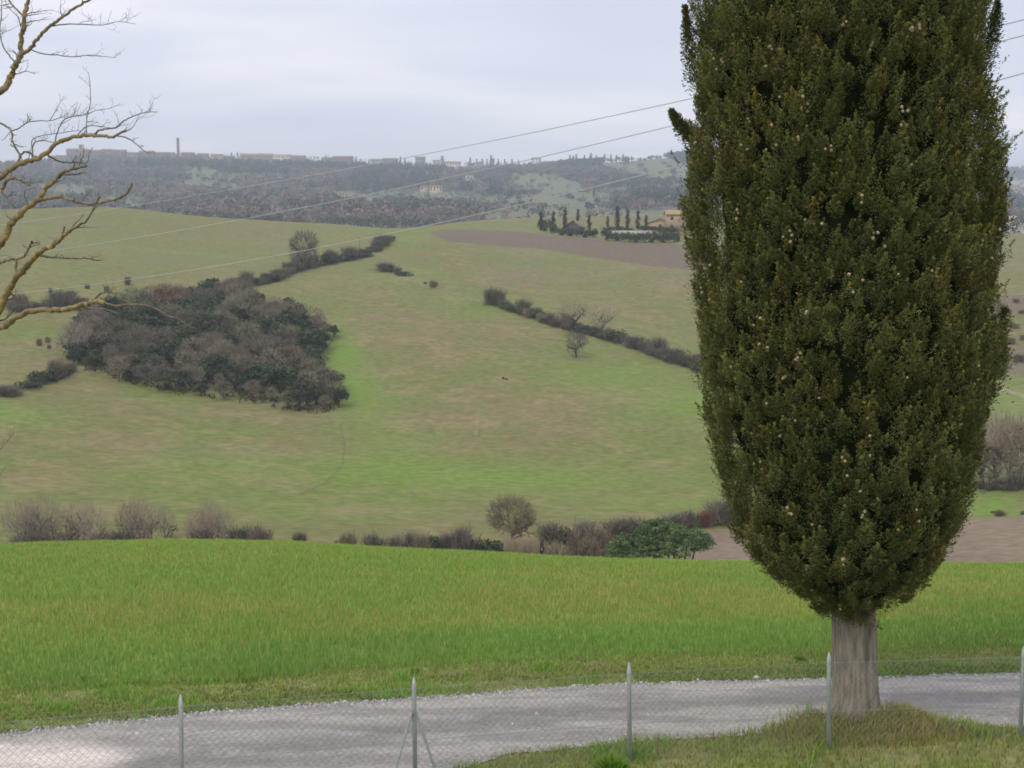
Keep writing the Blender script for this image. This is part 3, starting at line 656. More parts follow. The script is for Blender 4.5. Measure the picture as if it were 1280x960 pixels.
# ------------------------------------------------------------ chain-link fence
def build_fence():
    zs = [0]*len(FENCE)
    # tops read from the photo for the five posts in view, the others continue the line
    tops = {3: 868, 4: 846, 5: 828, 6: 815, 7: 808}
    T = []
    for i, (x, y) in enumerate(FENCE):
        if i in tops: T.append(slope(tops[i])*y)
        else: T.append(None)
    sl = lambda i: T[i]
    for i in (2, 1, 0): T[i] = T[i+1]+(T[3]-T[5])/2
    for i in (8, 9): T[i] = T[i-1]+(T[7]-T[6])
    x0, y0 = FENCE[0]
    root = empty('chain_link_fence', (FENCE[4][0], FENCE[4][1], h1(*FENCE[4])-.1), 0, 'chain link fence of grey pointed steel posts along the bottom in front of the road', 'fence')
    O = np.array(root.location)
    for i, (x, y) in enumerate(FENCE):
        g = G(); zb = h1(x, y)-.25; zt = T[i]; tl = [.012, -.008, .01, -.02, .004, .022, .028, .006, 0, 0][i]
        # T-section steel with a cut, pointed head
        a = .021; b = .005
        for (xa, ya, xb, yb, tip) in [(-a, -b, a, b, .0), (-b, b+.0005, b, .042, .0)]:
            v = [(xa, ya, 0), (xb, ya, 0), (xb, yb, 0), (xa, yb, 0)]
            xm = 0.0
            V_ = np.array([(p[0]+tl, p[1], zb) for p in v]+[(p[0]*1.0, p[1], zt-.075) for p in v]+[(p[0]*.15, p[1]*.4, zt) for p in v])
            q = []
            for k in range(2):
                for s in range(4): q.append((k*4+s, k*4+(s+1) % 4, k*4+4+(s+1) % 4, k*4+4+s))
            q += [(3, 2, 1, 0), (8, 9, 10, 11)]
            V_[:, 0] += x-O[0]; V_[:, 1] += y-O[1]; V_[:, 2] -= O[2]; g.add(V_, q=q)
        g.obj('post', M['galv'], root)
    for i in range(len(FENCE)-1):
        p = np.array([*FENCE[i], T[i]-.10])-O; q = np.array([*FENCE[i+1], T[i+1]-.10])-O
        L = np.linalg.norm((q-p)[:2]); d = (q-p)/L; hgt = 1.22; g = G(); cell = .0707
        pos = lambda s, t: p+d*s+np.array([0, -.024, -t])
        n0 = int(hgt/cell)+1
        sag = np.random.default_rng(i).normal(0, .004, 400)
        for k in range(-n0, int(L/cell)+1):
            for sgn in (1, -1):
                # a wire runs down at 45 degrees, woven with its neighbours
                s0 = k*cell if sgn > 0 else (k+n0)*cell
                a0 = max(0, -s0) if sgn > 0 else max(0, s0-L); a1 = min(hgt, L-s0) if sgn > 0 else min(hgt, s0)
                if a1-a0 < .04: continue
                ts = np.linspace(a0, a1, max(2, int((a1-a0)/.3)+1))
                pts = [pos(s0+sgn*t, t)+np.array([sag[int(t*9) % 400]*.8, .0022*sgn, sag[int(s0*5+t*3) % 400]]) for t in ts]
                g.tube(pts, .0014, 3)
        g.obj('mesh_panel', M['meshwire'], root)
    for k, hh in enumerate((.105, .62, 1.20)):
        g = G(); g.tube([np.array([x, y-.026, T[i]-hh])-O for i, (x, y) in enumerate(FENCE)], .002, 5); g.obj('tension_wire', M['meshwire'], root)
    x, y = FENCE[4]; dv = np.array([FENCE[5][0]-FENCE[3][0], FENCE[5][1]-FENCE[3][1]]); dv /= np.linalg.norm(dv)
    for s in (-1, 1):
        g = G(); top = np.array([x+s*.018, y-.01, T[4]-.34])-O; bx, by = x+s*dv[0]*.34, y+s*dv[1]*.30
        bot = np.array([bx, by, T[4]-1.38])-O; g.tube([top, bot], .0135, 6); g.obj('brace', M['galv'], root)
build_fence()
# ------------------------------------------------------------ bare tree at the left edge
def build_bare_tree():
    D0 = 8.6
    def W(px, py, d): dx, dy, dz = pdir(px, py); return np.array([dx*d/dy, d, dz*d/dy])
    tx, ty = W(-95, 400, D0)[:2]; zb = h1(tx, ty)
    root = empty('bare_tree', (tx, ty, zb), 0, 'leafless tree with yellow lichen on crooked branches reaching in from the left edge', 'tree')
    O = np.array([tx, ty, zb])
    r_ = np.random.default_rng(5)
    def lich(p, rad):
        n = fbm(p[:, 0]*9+p[:, 2]*7, p[:, 1]*9+p[:, 2]*5, 7, 2)
        a = (.25+.55*sstep(.32, .66, n))*sstep(.003, .012, rad)
        c = np.array([.165, .138, .112])*(1-a[:, None])+np.array([.29, .22, .075])*a[:, None]
        return c
    def smooth(pts, rad, per=7):
        pts = np.asarray(pts, float); n = len(pts)
        if n == 2: t = np.linspace(0, 1, per)[:, None]; return pts[0]*(1-t)+pts[1]*t, np.linspace(rad[0], rad[1], per)
        P = np.vstack([2*pts[0]-pts[1], pts, 2*pts[-1]-pts[-2]]); o = []; ro = []
        for i in range(n-1):
            a, b, c, d = P[i:i+4]
            for t in np.arange(per)/per:
                o.append(.5*((2*b)+(-a+c)*t+(2*a-5*b+4*c-d)*t*t+(-a+3*b-3*c+d)*t**3)); ro.append(rad[i]*(1-t)+rad[i+1]*t)
        o.append(pts[-1]); ro.append(rad[-1]); return np.array(o), np.array(ro)
    def tubec(g, p, rad, n=7):
        k = len(p); p = p.copy(); p[1:-1] += r_.normal(0, 1, (k-2, 3))*np.minimum(rad[1:-1]*.16, .0035)[:, None]
        rad = rad*.60*(.86+.28*fbm(np.arange(k)*.55+rad[0]*900, np.arange(k)*0+p[0][2]*9, 4, 2))
        g.tube(p-O, rad, n); vv = g.v[-1]; g.c[-1] = lich(vv*2.6, np.repeat(rad, n))*r_.uniform(.85, 1.15, (k*n, 1))
    def twigs(g, p, rad, num, ln, level=0):
        for _ in range(int(num*1.5) if level == 0 else num):
            i = r_.integers(max(1, len(p)//4), len(p)-1); t = p[min(i+1, len(p)-1)]-p[i-1]; t /= np.linalg.norm(t)+1e-9
            s = r_.normal(0, 1, 3); s[2] = abs(s[2])*.7; s -= t*s.dot(t); s /= np.linalg.norm(s)+1e-9
            d = t*.7+s*.8; d /= np.linalg.norm(d); L = ln*r_.uniform(.4, 1.1); k = 6
            q = [p[i]]
            for j in range(k): d = d+r_.normal(0, .22, 3)+np.array([0, 0, .03]); d /= np.linalg.norm(d); q.append(q[-1]+d*L/k)
            q = np.array(q); r0 = min(rad[i]*.55, .0055 if level == 0 else .0028); rr = np.linspace(r0, .0011, k+1)
            tubec(g, q, rr, 4)
            if level < 2: twigs(g, q, rr, 2 if level == 0 else 1, L*.5, level+1)
    def branch(pix, w0, w1, d0=D0, d1=D0, parent=None, nt=5, tl=.22, dd=None):
        # every limb starts on the limb it grows from, at that limb's own distance
        q = np.array(KN) if KN else None
        if q is not None:
            e = np.hypot(q[:, 0]-pix[0][0], q[:, 1]-pix[0][1]); k = int(np.argmin(e))
            if e[k] < 30: d1 += q[k, 2]-d0; d0 = q[k, 2]; pix = [(q[k, 0], q[k, 1])]+list(pix[1:])
        n = len(pix); ds = np.linspace(d0, d1, n)
        if dd is not None: ds = ds+dd
        pts = [W(a, b, d) for (a, b), d in zip(pix, ds)]; rad = [max(.0015, (w0*(1-t)+w1*t)/F*D0/2) for t in np.linspace(0, 1, n)]
        p, r = smooth(pts, rad); g = G(); tubec(g, p, r, 8 if w0 > 5 else 6); note(p)
        twigs(g, p, r, nt, tl)
        return g.obj('branch', M['lichen'], parent or root, col=True, smooth=True)
    KN = []
    def note(p):
        a, b = project(p[:, 0], p[:, 1], p[:, 2]); KN.extend(zip(a.tolist(), b.tolist(), p[:, 1].tolist()))
    # trunk stands just outside the frame
    g = G(); P = [W(-95, 1150, D0), W(-92, 900, D0), W(-84, 700, D0), W(-88, 560, D0), W(-70, 440, D0), W(-62, 330, D0), W(-48, 230, D0+.1), W(-30, 160, D0+.1), W(-12, 118, D0+.1)]
    P[0][2] = zb-.05; p, r = smooth(P, [.16, .125, .11, .10, .085, .07, .055, .045, .036]); tubec(g, p, r, 14); note(p); g.obj('trunk', M['lichen'], root, col=True, smooth=True)
    B = branch
    a = B([(-14, 122), (4, 112), (14, 95), (20, 80), (27, 68)], 15, 12, nt=2)
    B([(26, 69), (27, 50), (30, 30), (33, 10), (38, -15), (42, -60)], 11, 7, nt=5)
    B([(27, 68), (40, 58), (52, 42), (64, 32), (80, 20), (100, 6), (118, -4), (150, -30)], 8, 4, D0, D0-.3, nt=5)
    B([(64, 34), (75, 31), (92, 30), (115, 31), (130, 31), (148, 27), (170, 30)], 3, 1, nt=6, tl=.12)
    B([(39, 65), (52, 67), (72, 69), (92, 71), (110, 69), (125, 70), (145, 72)], 3, 1, nt=6, tl=.10)
    B([(26, 22), (17, 8), (8, -5)], 4, 3, nt=3); B([(14, 92), (24, 92), (32, 89), (44, 92)], 2.5, 1.5, nt=2, tl=.08)
    B([(16, 78), (5, 60), (0, 40), (2, 10), (0, -10)], 3, 1.5, nt=4, tl=.15)
    # arching limb across the far town
    m = B([(-50, 262), (-20, 238), (8, 216), (20, 207), (40, 200), (57, 192), (70, 180), (84, 174), (100, 170), (115, 169), (130, 170), (142, 171), (152, 165), (158, 164)], 13, 4, D0, D0-.4, nt=4, tl=.2)
    B([(118, 168), (124, 163), (135, 161), (146, 159), (155, 151), (165, 146), (176, 142), (186, 140), (196, 140)], 4, 1.2, D0-.35, D0-.5, nt=6, tl=.10)
    B([(146, 170), (158, 172), (168, 178), (176, 185), (186, 193)], 3, 1.3, D0-.4, D0-.5, nt=3, tl=.08)
    B([(95, 171), (102, 163), (110, 158), (116, 157), (125, 158), (140, 160)], 2.5, 1.2, nt=3, tl=.08)
    B([(109, 168), (108, 158), (109, 145), (113, 130), (113, 118), (112, 100), (110, 90)], 2.2, 1, D0, D0+.2, nt=5, tl=.10)
    B([(68, 182), (71, 168), (76, 155), (83, 148), (95, 145), (108, 143), (120, 138), (135, 136), (148, 131)], 3, 1, D0, D0+.3, nt=8, tl=.12)
    B([(14, 164), (24, 160), (35, 153), (48, 151), (62, 151), (75, 147), (84, 142)], 3, 1.2, D0+.2, D0+.3, nt=7, tl=.13)
    B([(62, 150), (70, 138), (80, 120)], 1.6, .8, nt=3, tl=.08)
    B([(36, 188), (42, 180), (52, 176), (62, 177), (72, 180)], 3, 1.5, nt=2, tl=.08)
    B([(38, 186), (40, 176), (50, 170), (70, 167), (90, 164), (100, 163)], 2.2, 1.2, nt=5, tl=.1)
    B([(-6, 148), (6, 157), (14, 164), (16, 178), (24, 192), (26, 197)], 4.5, 4, D0+.2, D0, nt=4, tl=.12)
    B([(20, 207), (25, 196), (30, 190), (38, 191), (46, 199)], 5, 3, nt=2, tl=.1)
    B([(60, 197), (72, 201), (82, 203), (95, 203), (108, 204), (112, 190), (116, 184)], 4, 1.2, D0, D0+.2, nt=3, tl=.08)
    # middle limbs
    s = B([(-76, 480), (-50, 430), (-25, 372), (-6, 316), (4, 300), (14, 280), (25, 268), (38, 256), (50, 248), (58, 234), (70, 224), (80, 215), (92, 211), (108, 207)], 18, 5, D0, D0-.1, nt=5, tl=.2)
    B([(76, 218), (84, 218), (94, 218), (104, 216)], 5, 3.5, nt=1, tl=.06)
    B([(46, 250), (62, 247), (76, 246), (88, 250), (100, 253), (112, 255), (124, 254), (140, 250), (152, 246), (160, 240), (165, 230)], 8, 4, D0-.2, D0-.5, nt=3, tl=.14)
    B([(-18, 240), (2, 236), (8, 225), (20, 223), (30, 228), (38, 232)], 8, 4, D0-.5, D0-.6, nt=5, tl=.12)
    B([(0, 240), (8, 246), (14, 252), (17, 260)], 5, 2.5, D0-.5, D0-.7, nt=3, tl=.10)
    # fork below it
    B([(-82, 520), (-58, 480), (-30, 430), (0, 386), (14, 356), (24, 343), (36, 330), (46, 318), (54, 313), (66, 307), (74, 301), (80, 294), (88, 288), (96, 283), (102, 279)], 17, 4, D0, D0-.8, nt=4, tl=.16)
    B([(78, 298), (79, 290), (81, 283)], 4, 4, nt=0); B([(98, 282), (108, 276), (116, 262), (122, 250), (125, 246)], 4, 3, D0-.8, D0-.9, nt=2, tl=.08)
    B([(48, 321), (58, 321), (72, 322), (90, 323), (108, 323), (118, 325), (128, 325)], 5, 2, D0-.6, D0-.8, nt=5, tl=.07)
    B([(22, 344), (20, 336), (20, 324), (10, 325), (-4, 330)], 5, 6, D0-.6, D0-.5, nt=2, tl=.12)
    B([(20, 324), (30, 320), (36, 310), (40, 302)], 5, 4.5, D0-.5, D0-.6, nt=5, tl=.10)
    B([(22, 382), (18, 372), (10, 366), (0, 374)], 4, 3, nt=2, tl=.1); B([(-8, 404), (8, 398), (18, 386), (28, 382)], 4, 2, nt=2, tl=.07)
    # long low bough
    B([(-76, 470), (-40, 434), (-8, 414), (8, 405), (25, 394), (40, 388), (60, 387), (80, 387), (96, 383), (108, 379), (120, 377), (132, 379)], 14, 7, D0, D0-1.0, nt=3, tl=.12)
    B([(112, 379), (120, 372), (127, 366), (138, 366), (152, 366)], 5, 2, D0-.9, D0-1.0, nt=3, tl=.09)
    B([(132, 379), (145, 382), (160, 381), (175, 381), (190, 384), (202, 390), (212, 396), (222, 398), (230, 404), (243, 410)], 5, 1.5, D0-1.0, D0-1.1, nt=4, tl=.07)
    B([(100, 386), (118, 386), (132, 387), (142, 390), (150, 393)], 4, 2.5, D0-.9, D0-.9, nt=3, tl=.06)
    # limbs on the far side of the trunk, outside the photograph
    B([(-88, 560), (-130, 500), (-170, 440), (-190, 380), (-230, 330)], 14, 4, D0, D0+.5, nt=10, tl=.3)
    B([(-66, 380), (-110, 320), (-130, 250), (-180, 200), (-220, 120)], 13, 4, D0, D0-.4, nt=10, tl=.3)
    B([(-48, 230), (-80, 160), (-90, 90), (-120, 20), (-130, -70)], 11, 3, D0, D0+.4, nt=10, tl=.3)
    B([(-12, 118), (-20, 50), (-10, -40), (-25, -130), (-20, -220)], 10, 3, D0, D0+.2, nt=10, tl=.3)
    B([(40, -50), (52, -110), (50, -180)], 6, 2, D0, D0, nt=8, tl=.25)
    B([(-86, 640), (-50, 622), (-30, 608), (-16, 575), (0, 562), (12, 548), (18, 540)], 3, 1, D0-.6, D0-.6, nt=6, tl=.14)
    B([(-86, 610), (-50, 606), (-24, 608), (-4, 598), (8, 582)], 3, 1, D0-.6, D0-.6, nt=3, tl=.10)
build_bare_tree()
# ------------------------------------------------------------ tree kinds for the valley and the hills (unit-sized, scaled per copy)
def bare_proto(seed, col, wide=.5, limbs=6, dense=900, tw=.011, low=.25, trunkcol=(.10, .085, .075), fine=1.0, fill=.6, upw=0.0):
    """height 1: a forking trunk mesh and a crown mesh of fine twigs"""
    r_ = np.random.default_rng(seed); g = G(); ends = []
    def grow(p, d, L, rad, lev):
        n = 4; q = [p]
        for _ in range(n): d = d+r_.normal(0, .13, 3); d[2] += .05; d /= np.linalg.norm(d); q.append(q[-1]+d*L/n)
        g.tube(q, np.linspace(rad, rad*.6, n+1), 4 if lev else 6, c=trunkcol)
        if lev >= 3: ends.append((q[2], q[4])); return
        for k in range(3 if lev else limbs):
            s = r_.normal(0, 1, 3); s -= d*s.dot(d); s /= np.linalg.norm(s)
            i = n if lev else r_.integers(2, n+1)
            grow(q[i], (d*(.75 if lev else .6)+s*(.75 if lev else wide*1.6)), L*r_.uniform(.55, .8), rad*.55, lev+1)
    grow(np.zeros(3), np.array([0, 0, 1.]), low+.06, .022, 0)
    allp = np.array([e[1] for e in ends]); zmax = allp[:, 2].max()+.08
    # twigs: thin slivers sprouting from every branch end, filling the rounded crown
    P = []; E = np.array([np.concatenate(e) for e in ends])
    idx = r_.integers(0, len(E), dense); f = r_.random((dense, 1)); s = E[idx, :3]*(1-f)+E[idx, 3:]*f
    dr = E[idx, 3:]-E[idx, :3]; dr /= np.linalg.norm(dr, axis=1)[:, None]
    dr = dr*.8+r_.normal(0, .55, (dense, 3)); dr[:, 2] += .15
    # most twigs fill the rounded outline of the crown
    k = r_.random(dense) < fill; u = r_.normal(0, 1, (dense, 3)); u /= np.linalg.norm(u, axis=1)[:, None]; f = r_.uniform(.25, 1, (dense, 1))**.5
    cz = (low+.06+zmax)/2; rx = np.percentile(np.hypot(allp[:, 0], allp[:, 1]), 85); rz_ = (zmax-low)/2*1.02
    s2 = u*f*np.array([rx, rx, rz_])+np.array([0, 0, cz]); s = np.where(k[:, None], s2, s); s[:, 2] = np.maximum(s[:, 2], low*.6)
    dr = np.where(k[:, None], u*.7+r_.normal(0, .35, (dense, 3))+np.array([0, 0, .35+upw]), dr); dr /= np.linalg.norm(dr, axis=1)[:, None]
    L = r_.uniform(.05, .14, (dense, 1)); e = s+dr*L
    sd = np.cross(dr, r_.normal(0, 1, (dense, 3))); sd /= np.linalg.norm(sd, axis=1)[:, None]; w_ = tw*fine*r_.uniform(.5, 1.2, (dense, 1))
    v = np.stack([s-sd*w_/2, s+sd*w_/2, e], 1).reshape(-1, 3); t = np.arange(dense*3).reshape(-1, 3)
    c = np.repeat(np.array(col)*r_.uniform(.75, 1.3, (dense, 1)), 3, 0)
    sc_ = 1/zmax; gv = np.concatenate(g.v)*sc_
    tm = mesh('trunk', gv, np.concatenate(g.q), M['twig'], np.concatenate(g.c)); cm = mesh('crown', v*sc_, t, M['twig'], c)
    return tm, cm
def lobes_mesh(name, centers, radii, per, leaf, cols, seed, mat, squash=.8, up=.25):
    r_ = np.random.default_rng(seed); n = len(centers); C = np.asarray(centers, float); R = np.asarray(radii, float)
    u = r_.normal(0, 1, (n, per, 3)); u[..., 2] += up; u /= np.linalg.norm(u, axis=2)[..., None]
    rr = R[:, None, None]*r_.uniform(.55, 1.08, (n, per, 1)); off = u*rr; off[..., 2] *= squash
    P = (C[:, None]+off).reshape(-1, 3); U = u.reshape(-1, 3); m = len(P)
    nrm = U+r_.normal(0, .5, (m, 3)); a = np.cross(nrm, r_.normal(0, 1, (m, 3))); a /= np.linalg.norm(a, axis=1)[:, None]
    b = np.cross(nrm, a); b /= np.linalg.norm(b, axis=1)[:, None]; s = leaf*r_.uniform(.6, 1.3, (m, 1))
    v = np.stack([P-a*s, P+b*s*.7, P+a*s, P-b*s*.7], 1).reshape(-1, 3); q = np.arange(m*4).reshape(-1, 4)
    lc = np.array(cols)[r_.integers(0, len(cols), n)]*r_.uniform(.8, 1.2, (n, 1)); c = (lc[:, None]*r_.uniform(.7, 1.3, (n, per, 1))).reshape(-1, 3)
    return mesh(name, v, q, mat, np.repeat(c, 4, 0))
def green_proto(seed, cols, n=22, per=60, wide=.42, leaf=.035):
    r_ = np.random.default_rng(seed); C = []; R = []
    for k in range(n):
        u = r_.normal(0, 1, 3); u /= np.linalg.norm(u); u[2] = abs(u[2])*1.1-.35; f = r_.uniform(.45, 1)
        C.append((u[0]*wide*f, u[1]*wide*f, .48+u[2]*.36*f)); R.append(r_.uniform(.12, .2))
    g = G(); g.tube([(0, 0, -.05), (.02, 0, .2), (0, .02, .5)], [.04, .03, .015], 6, c=(.07, .06, .05))
    for k in range(4): a = k*1.57+seed; g.tube([(0, 0, .2), (math.cos(a)*.15, math.sin(a)*.15, .38), (math.cos(a)*.28, math.sin(a)*.28, .55)], [.02, .014, .007], 4, c=(.07, .06, .05))
    return g.mesh('trunk', M['twig'], col=True), lobes_mesh('crown', C, R, per, leaf, cols, seed, M['evergreen'])
def shrub_proto(seed, cols, n=14, per=55, leaf=.04, mat='evergreen', tall=.5):
    r_ = np.random.default_rng(seed); C = []; R = []
    for k in range(n): a = r_.random()*6.28; f = r_.random()**.5*.38; C.append((math.cos(a)*f, math.sin(a)*f, r_.uniform(.10, tall))); R.append(r_.uniform(.14, .24))
    return lobes_mesh('shrub', C, R, per, leaf, cols, seed, M[mat], .9)
def twiggy_shrub(seed, col, n=1500, tw=.008, spread=.5):
    """leafless bush: twigs fanning up from several stems"""
    r_ = np.random.default_rng(seed); k = 14; a = r_.random(k)*6.28; b = np.stack([np.cos(a), np.sin(a), 0*a], 1)*r_.random((k, 1))*spread*.7
    i = r_.integers(0, k, n); p0 = b[i]+np.stack([0*i, 0*i, r_.random(n)**.7*.55], 1)+r_.normal(0, .07, (n, 3)); p0[:, 2] = np.abs(p0[:, 2])
    d = b[i]*1.1+r_.normal(0, .45, (n, 3)); d[:, 2] = np.abs(d[:, 2])+.55; d /= np.linalg.norm(d, axis=1)[:, None]; e = p0+d*r_.uniform(.1, .34, (n, 1))
    s = np.cross(d, r_.normal(0, 1, (n, 3))); s /= np.linalg.norm(s, axis=1)[:, None]; w_ = tw*r_.uniform(.5, 1.3, (n, 1))
    v = np.stack([p0-s*w_, p0+s*w_, e], 1).reshape(-1, 3); v[:, 2] /= max(1e-6, np.percentile(v[:, 2], 99.5))
    return mesh('shrub', v, np.arange(n*3).reshape(-1, 3), M['twig'], np.repeat(np.array(col)*r_.uniform(.7, 1.3, (n, 1)), 3, 0))
GB = (.155, .137, .095); GB2 = (.20, .175, .115); RUST = (.215, .145, .10); GRN = [(.050, .070, .034), (.072, .090, .042), (.040, .058, .032)]; OLV = [(.06, .075, .035), (.08, .085, .045)]
P_BARE = [bare_proto(s, c, w_, l, 1500) for s, c, w_, l in [(1, GB, .55, 6), (2, GB2, .5, 7), (3, (.155, .135, .10), .6, 6), (4, (.24, .205, .14), .45, 6)]]
P_RUST = bare_proto(8, RUST, .5, 7, 1700, tw=.014)
P_GREEN = [green_proto(s, GRN) for s in (11, 12, 13)]
P_OAKY = green_proto(14, [(.10, .085, .05), (.07, .075, .04)], n=24)
S_GREEN = [shrub_proto(s, GRN) for s in (21, 22)]; S_OLV = shrub_proto(23, OLV); S_BROWN = [twiggy_shrub(s, c) for s, c in ((24, (.175, .15, .115)), (25, (.22, .18, .125)), (26, (.14, .125, .095)))]
S_RUST = twiggy_shrub(27, (.19, .085, .06))
used = set()
def tree(name, proto, x, y, h, wide=1.0, label='', cat='tree', group=None, sink=.15, rz=None, z=None):
    z = h1(x, y) if z is None else z; rz = random.random()*6.28 if rz is None else rz
    r = empty(name, (x, y, z-sink), rz, label, cat, group); r.scale = (h*wide, h*wide, h)
    link('trunk', proto[0], r); link('crown', proto[1], r); return r
def shrub(name, me, x, y, s, hh, label, cat='shrub', group=None, sy=1.0):
    o = link(name, me, loc=(x, y, h1(x, y)-.1*hh), rot=(0, 0, random.random()*6.28)); o.scale = (s, s*sy, hh); return tag(o, label, cat, group)
ORD = ['first', 'second', 'third', 'fourth', 'fifth', 'sixth', 'seventh', 'eighth', 'ninth', 'tenth', 'eleventh', 'twelfth', 'thirteenth', 'fourteenth', 'fifteenth', 'sixteenth', 'seventeenth', 'eighteenth', 'nineteenth', 'twentieth']
def ordn(i):
    if i < 20: return ORD[i]
    t = {2: 'twenty', 3: 'thirty', 4: 'forty', 5: 'fifty', 6: 'sixty', 7: 'seventy', 8: 'eighty', 9: 'ninety'}[(i+1)//10]
    return (t[:-1]+'ieth') if (i+1) % 10 == 0 else t+'-'+ORD[(i+1) % 10-1]
# ---- the copse on the hillside
COPSE = [(84, 455), (92, 425), (110, 400), (135, 388), (190, 380), (262, 366), (330, 378), (375, 398), (420, 420), (402, 442), (396, 466), (415, 490), (430, 517), (385, 516), (335, 508), (240, 494), (150, 478), (108, 462)]
def build_copse():
    pts = []; tries = 0
    bx = [hit(px, py, 230, 480)[:2] for px, py in COPSE]; X = [b[0] for b in bx]; Y = [b[1] for b in bx]
    while len(pts) < 290 and tries < 9000:
        tries += 1; x = random.uniform(min(X), max(X)); y = random.uniform(min(Y), max(Y)); z = h1(x, y)
        px, py = project(x, y, z)
        if not in_poly(np.array([px]), np.array([py]), COPSE)[0]: continue
        if any((x-a)**2+(y-b)**2 < 2.75**2 for a, b, *_ in pts): continue
        pts.append((x, y, float(px), float(py)))
    pts.sort(key=lambda p: (p[1], p[0])); cnt = {}
    cells = []
    for x, y, px, py in pts:
        edge = 0
        for q in ((px-22, py), (px+14, py), (px, py+14), (px, py-12)):
            if not in_poly(np.array([q[0]]), np.array([q[1]]), COPSE)[0]: edge = 1
        low = not in_poly(np.array([px]), np.array([py+14.]), COPSE)[0]
        n = float(fbm(np.array([x/14]), np.array([y/14]), 44, 2)[0]); k = random.random()
        g_zone = .62 if low else (.85 if n > .50 else .36)
        if abs(px-215) < 16 and abs(py-388) < 9 or (abs(px-360) < 8 and abs(py-462) < 8): kind = 'rust'
        elif abs(px-300) < 70 and 440 < py < 500 and not low: kind = 'bare' if k < .8 else 'green'
        elif k < g_zone: kind = 'green'
        elif k < g_zone+.07: kind = 'oaky'
        elif k < g_zone+.08: kind = 'rust'
        else: kind = 'bare'
        h = random.uniform(4.3, 7.8)*(.75 if edge else 1.0)
        where = ('lower edge' if low else 'left part' if px < 170 else 'right part' if px > 340 else 'upper part' if py < 405 else 'left middle' if px < 255 else 'right middle')
        nm, wd = {'green': ('evergreen_oak', 'dark evergreen oak'), 'oaky': ('oak_tree', 'half leafy olive oak'), 'rust': ('oak_tree', 'rusty brown oak'), 'bare': ('bare_tree', 'bare grey brown tree')}[kind]
        side = ordn(0)
        cells.append((x, y, px, py, kind, h, where, nm, wd))
    # number the look-alikes inside each zone from left to right, so each label names one tree
    zone = {}
    for c in sorted(cells, key=lambda c: c[2]): zone.setdefault((c[6], c[8]), []).append(c)
    for (wh, wd), L in zone.items():
        for i, c in enumerate(L):
            x, y, px, py, kind, h = c[:6]
            lb = f'{wd} in the {wh} of the hillside copse'+('' if len(L) == 1 else f', {ordn(i)} from left')
            pr = {'green': random.choice(P_GREEN), 'oaky': P_OAKY, 'rust': P_RUST, 'bare': random.choice(P_BARE)}[kind]
            tree(c[7], pr, x, y, h*(1.0 if kind == 'green' else .92), random.uniform(.85, 1.15)*(1.1 if kind == 'green' else 1), lb, 'tree', 'trees of the hillside copse', sink=.1)
    # undergrowth that fills the floor between the stems
    P = np.array([(p[0], p[1]) for p in pts]); r_ = np.random.default_rng(9); n = 1500; i = r_.integers(0, len(P), n); q = P[i]+r_.normal(0, 1.6, (n, 2))
    zz = H(q[:, 0], q[:, 1]); pxx, pyy = project(q[:, 0], q[:, 1], zz); k = in_poly(pxx, pyy-2, COPSE); q = q[k]; zz = zz[k]
    C = np.stack([q[:, 0], q[:, 1], zz+r_.uniform(.2, .9, len(q))], 1)
    me = lobes_mesh('undergrowth', C, r_.uniform(.6, 1.2, len(q)), 26, .22, [(.06, .05, .035), (.045, .055, .028), (.10, .075, .055)], 3, M['farwood'])
    tag(link('undergrowth', me), 'dark tangled undergrowth filling the floor of the hillside copse', 'undergrowth', kind='stuff')
build_copse()
# ---- hedgerows: every bush its own object
def hedge(pts, n, s, hh, protos, group, words, r0, r1, jit=1.0, nm='hedge_shrub', cat='shrub'):
    L = [0]
    for a, b in zip(pts[:-1], pts[1:]): L.append(L[-1]+math.hypot(b[0]-a[0], b[1]-a[1]))
    for i in range(n):
        t = (i+.5)/n*L[-1]; k = max(j for j in range(len(L)-1) if L[j] <= t); f = (t-L[k])/(L[k+1]-L[k])
        px = pts[k][0]*(1-f)+pts[k+1][0]*f; py = pts[k][1]*(1-f)+pts[k+1][1]*f
        x, y, z = hit(px, py, r0, r1); y += random.uniform(-jit, jit); x += random.uniform(-.5, .5)*jit
        kk, wd = random.choice(protos); ss = s*random.choice([.55, .8, 1, 1.2, 1.35])*random.uniform(.85, 1.15); x += random.uniform(-1, 1)*jit
        shrub(nm, kk, x, y, ss, hh*ss/s*random.choice([.65, .85, 1.0, 1.25, 1.5]), f'{wd} in the {words}, {ordn(i)} from left', cat, group)
BR = [(S_BROWN[0], 'purplish bare bush'), (S_BROWN[2], 'dark bare bush')]; GR = [(S_GREEN[0], 'dark green bush'), (S_GREEN[1], 'round evergreen bush')]; TN = [(S_BROWN[1], 'brown bare bush')]
hedge([(290, 358), (325, 356), (345, 350), (372, 338), (400, 332), (430, 326), (460, 318), (478, 306), (490, 299)], 54, 5.4, 3.1, BR+BR+GR[:1], 'bushes of the upper hedgerow', 'hedgerow climbing to the ridge', 330, 520)
hedge([(478, 338), (492, 341), (506, 345)], 4, 6.0, 3.2, BR+GR[:1], 'small bush clump below the ridge', 'short bush row below the ridge', 330, 520)
hedge([(524, 352), (548, 361)], 2, 3, 1.6, TN, 'pair of low bushes on the field border', 'pair of low bushes on the field border', 330, 520)
hedge([(611, 380), (640, 388), (670, 398), (700, 409), (730, 416), (762, 424), (800, 437), (830, 449), (860, 458), (884, 466)], 84, 4.4, 2.5, BR+BR+TN+GR, 'bushes of the long diagonal hedgerow', 'long diagonal hedgerow', 260, 470)
hedge([(0, 497), (12, 492)], 3, 5, 2.4, BR, 'bushes at the left edge', 'short hedge at the left edge', 230, 420)
